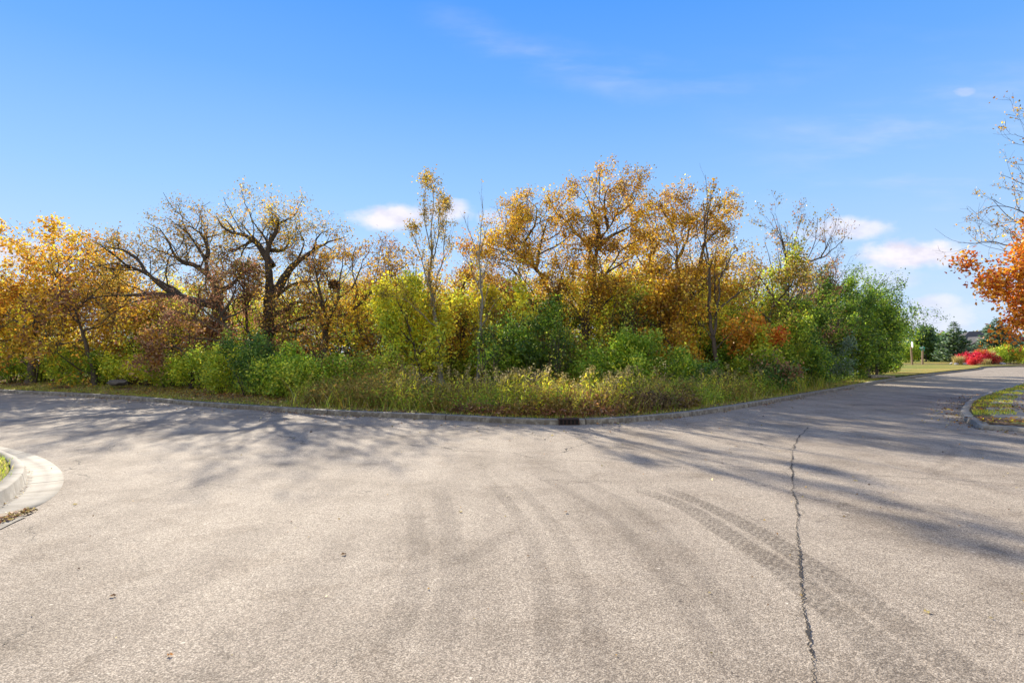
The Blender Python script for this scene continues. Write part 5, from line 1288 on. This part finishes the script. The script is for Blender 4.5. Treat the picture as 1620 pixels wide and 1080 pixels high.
def tuft(label, px, d, h, w, n, seed):
    r = np.random.default_rng(seed); x = (px-CX)/F*d
    P = np.column_stack([r.normal(size=n)*w*.12, r.normal(size=n)*w*.12, np.zeros(n)])
    V, T, C = blades(P, h, .03, 'straw', r, .45)
    o = link('ornamental_grass', new_mesh('ornamental_grass', V, tris=T, mats=[M['leaf']], col=C), label=label, category='ornamental grass'); o.location = (x, d, .1)
tuft('straw-coloured grass tuft left of the crimson bushes', 1516, 67, 1.0, 1.6, 1000, 71)
tuft('straw-coloured grass tuft in front of the scarlet bush', 1560, 66, .7, 1.4, 600, 72)
tuft('thin yellow grass tuft poking above the red bushes', 1562, 71, 1.9, 1.2, 500, 73)
def rock(label, px, d, s, seed, z0=.1):
    r = np.random.default_rng(seed)
    import bmesh
    bm = bmesh.new(); bmesh.ops.create_icosphere(bm, subdivisions=2, radius=1)
    ax = r.uniform(.7, 1.25, 3)
    for v in bm.verts:
        n = .8+.35*abs(math.sin(v.co.x*2.3+seed)*math.cos(v.co.y*2.9+seed)*1.0)+r.normal()*.03
        v.co = Vector((v.co.x*ax[0]*s*n, v.co.y*ax[1]*s*n, v.co.z*ax[2]*s*.7*n))
    me = bpy.data.meshes.new('rock'); bm.to_mesh(me); bm.free(); me.materials.append(M['stone'])
    o = link('rock', me, label=label, category='rock'); o.location = ((px-CX)/F*d, d, z0+s*.3)
    return o
for i, (px, d, s, lab) in enumerate([(1508, 69, .42, 'pale upright boulder at the left end of the garden bed'), (1513, 66, .28, 'small grey boulder left of the dark flower bed'), (1529, 66.5, .36, 'grey boulder under the left crimson bush'), (1535, 66, .24, 'small boulder beside the low crimson bush'), (1586, 68.5, .30, 'grey boulder under the yellow-green shrubs')]):
    rock(lab, px, d, s, 80+i)
o = rock('flat dark rock half buried in the litter bank at left', 186, 20.6, .33, 91, .27); o.scale = (1.2, .8, .5); o.data.materials[0] = M['dark_stone']
# mulch bed
bd = [((px-CX)/F*d, d) for px, d in [(1514, 66), (1535, 65), (1575, 66.5), (1625, 69), (1640, 76), (1600, 80), (1560, 78), (1520, 72)]]
flat_poly('mulch_bed', bd, .125, M['soil'], kind='structure')

# house with hipped roof
hx, hy = (1560-CX)/F*112, 112.0
root = empty('house', (hx, hy, .1), 'low tan house with a dark hipped roof behind the spruces', 'house')
root.rotation_euler = (0, 0, R(-12))
W_, D_, H_ = 15.0, 10.0, 2.9
MB().box(0, 0, H_/2, W_, D_, H_).build('wall', M['stucco'], root)
rf = MB(); ov = .6; a, b = W_/2+ov, D_/2+ov; zt = 5.8; rl = W_/2-D_/2+.4
v = [(-a, -b, H_), (a, -b, H_), (a, b, H_), (-a, b, H_), (-rl, 0, zt), (rl, 0, zt)]
rf.poly([v[0], v[1], v[5], v[4]]).poly([v[1], v[2], v[5]]).poly([v[2], v[3], v[4], v[5]]).poly([v[3], v[0], v[4]]).poly([v[3], v[2], v[1], v[0]])
ro = rf.build('roof', M['roof'], root)
MB().box(-1.0, 0.8, 5.3, .9, .7, 1.1).build('chimney', M['stone'], ro)
MB().box(0, -b-.02, H_-.06, 2*a, .05, .2).build('fascia', M['trim'], root)
gb = MB(); gx = -4.2
gb.box(gx, -D_/2-1.2, 1.45, 4.6, 2.4, 2.9).build('wing', M['stucco'], root)
gr = MB(); y0 = -D_/2-2.9; y1 = -D_/2+3.0
v = [(gx-2.8, y0, 2.85), (gx+2.8, y0, 2.85), (gx, y0, 4.6), (gx-2.8, y1, 2.85), (gx+2.8, y1, 2.85), (gx, y1, 4.6)]
gr.poly([v[0], v[1], v[2]]).poly([v[3], v[5], v[4]]).poly([v[0], v[2], v[5], v[3]]).poly([v[1], v[4], v[5], v[2]]).poly([v[0], v[3], v[4], v[1]])
gr.build('gable_roof', M['roof'], root)
for x in (gx, 1.2, 4.6):
    yy_ = -D_/2-2.4 if x == gx else -D_/2
    f_ = MB().box(x, yy_-.02, 1.5, 1.5, .08, 1.3).build('window', M['trim'], root)
    MB().box(x, yy_-.065, 1.5, 1.3, .02, 1.1).build('pane', M['glass'], f_)
dr_ = MB().box(-.9, -D_/2-.02, 1.05, 1.0, .08, 2.1).build('door', M['wood'], root)

# distant tree belt along the horizon outside the wood (one far-off mass)
r = np.random.default_rng(99); Cc = []
for i in range(420):
    a = r.uniform(R(36), R(75)) if i % 3 else r.uniform(R(-80), R(-48)); d = r.uniform(170, 260); h = r.uniform(4, 9)
    c = np.array([math.sin(a)*d, math.cos(a)*d, 0]); n = 110
    Cc.append(c + unit(r.normal(size=(n, 3)))*(r.uniform(0, 1, (n, 1))**.4)*np.array([5, 5, h*.5]) + np.array([0, 0, h*.5]))
Cc = np.concatenate(Cc); V, Q, c = leaf_mesh(Cc, 1.1, 'deep', r, 'olive', .4)
link('distant_woods', new_mesh('distant_woods', V, quads=Q, mats=[M['leaf']], col=c), kind='stuff')

SC.cycles.max_bounces = 8
SC.cycles.diffuse_bounces = 3
SC.cycles.transmission_bounces = 4
SC.cycles.transparent_max_bounces = 8
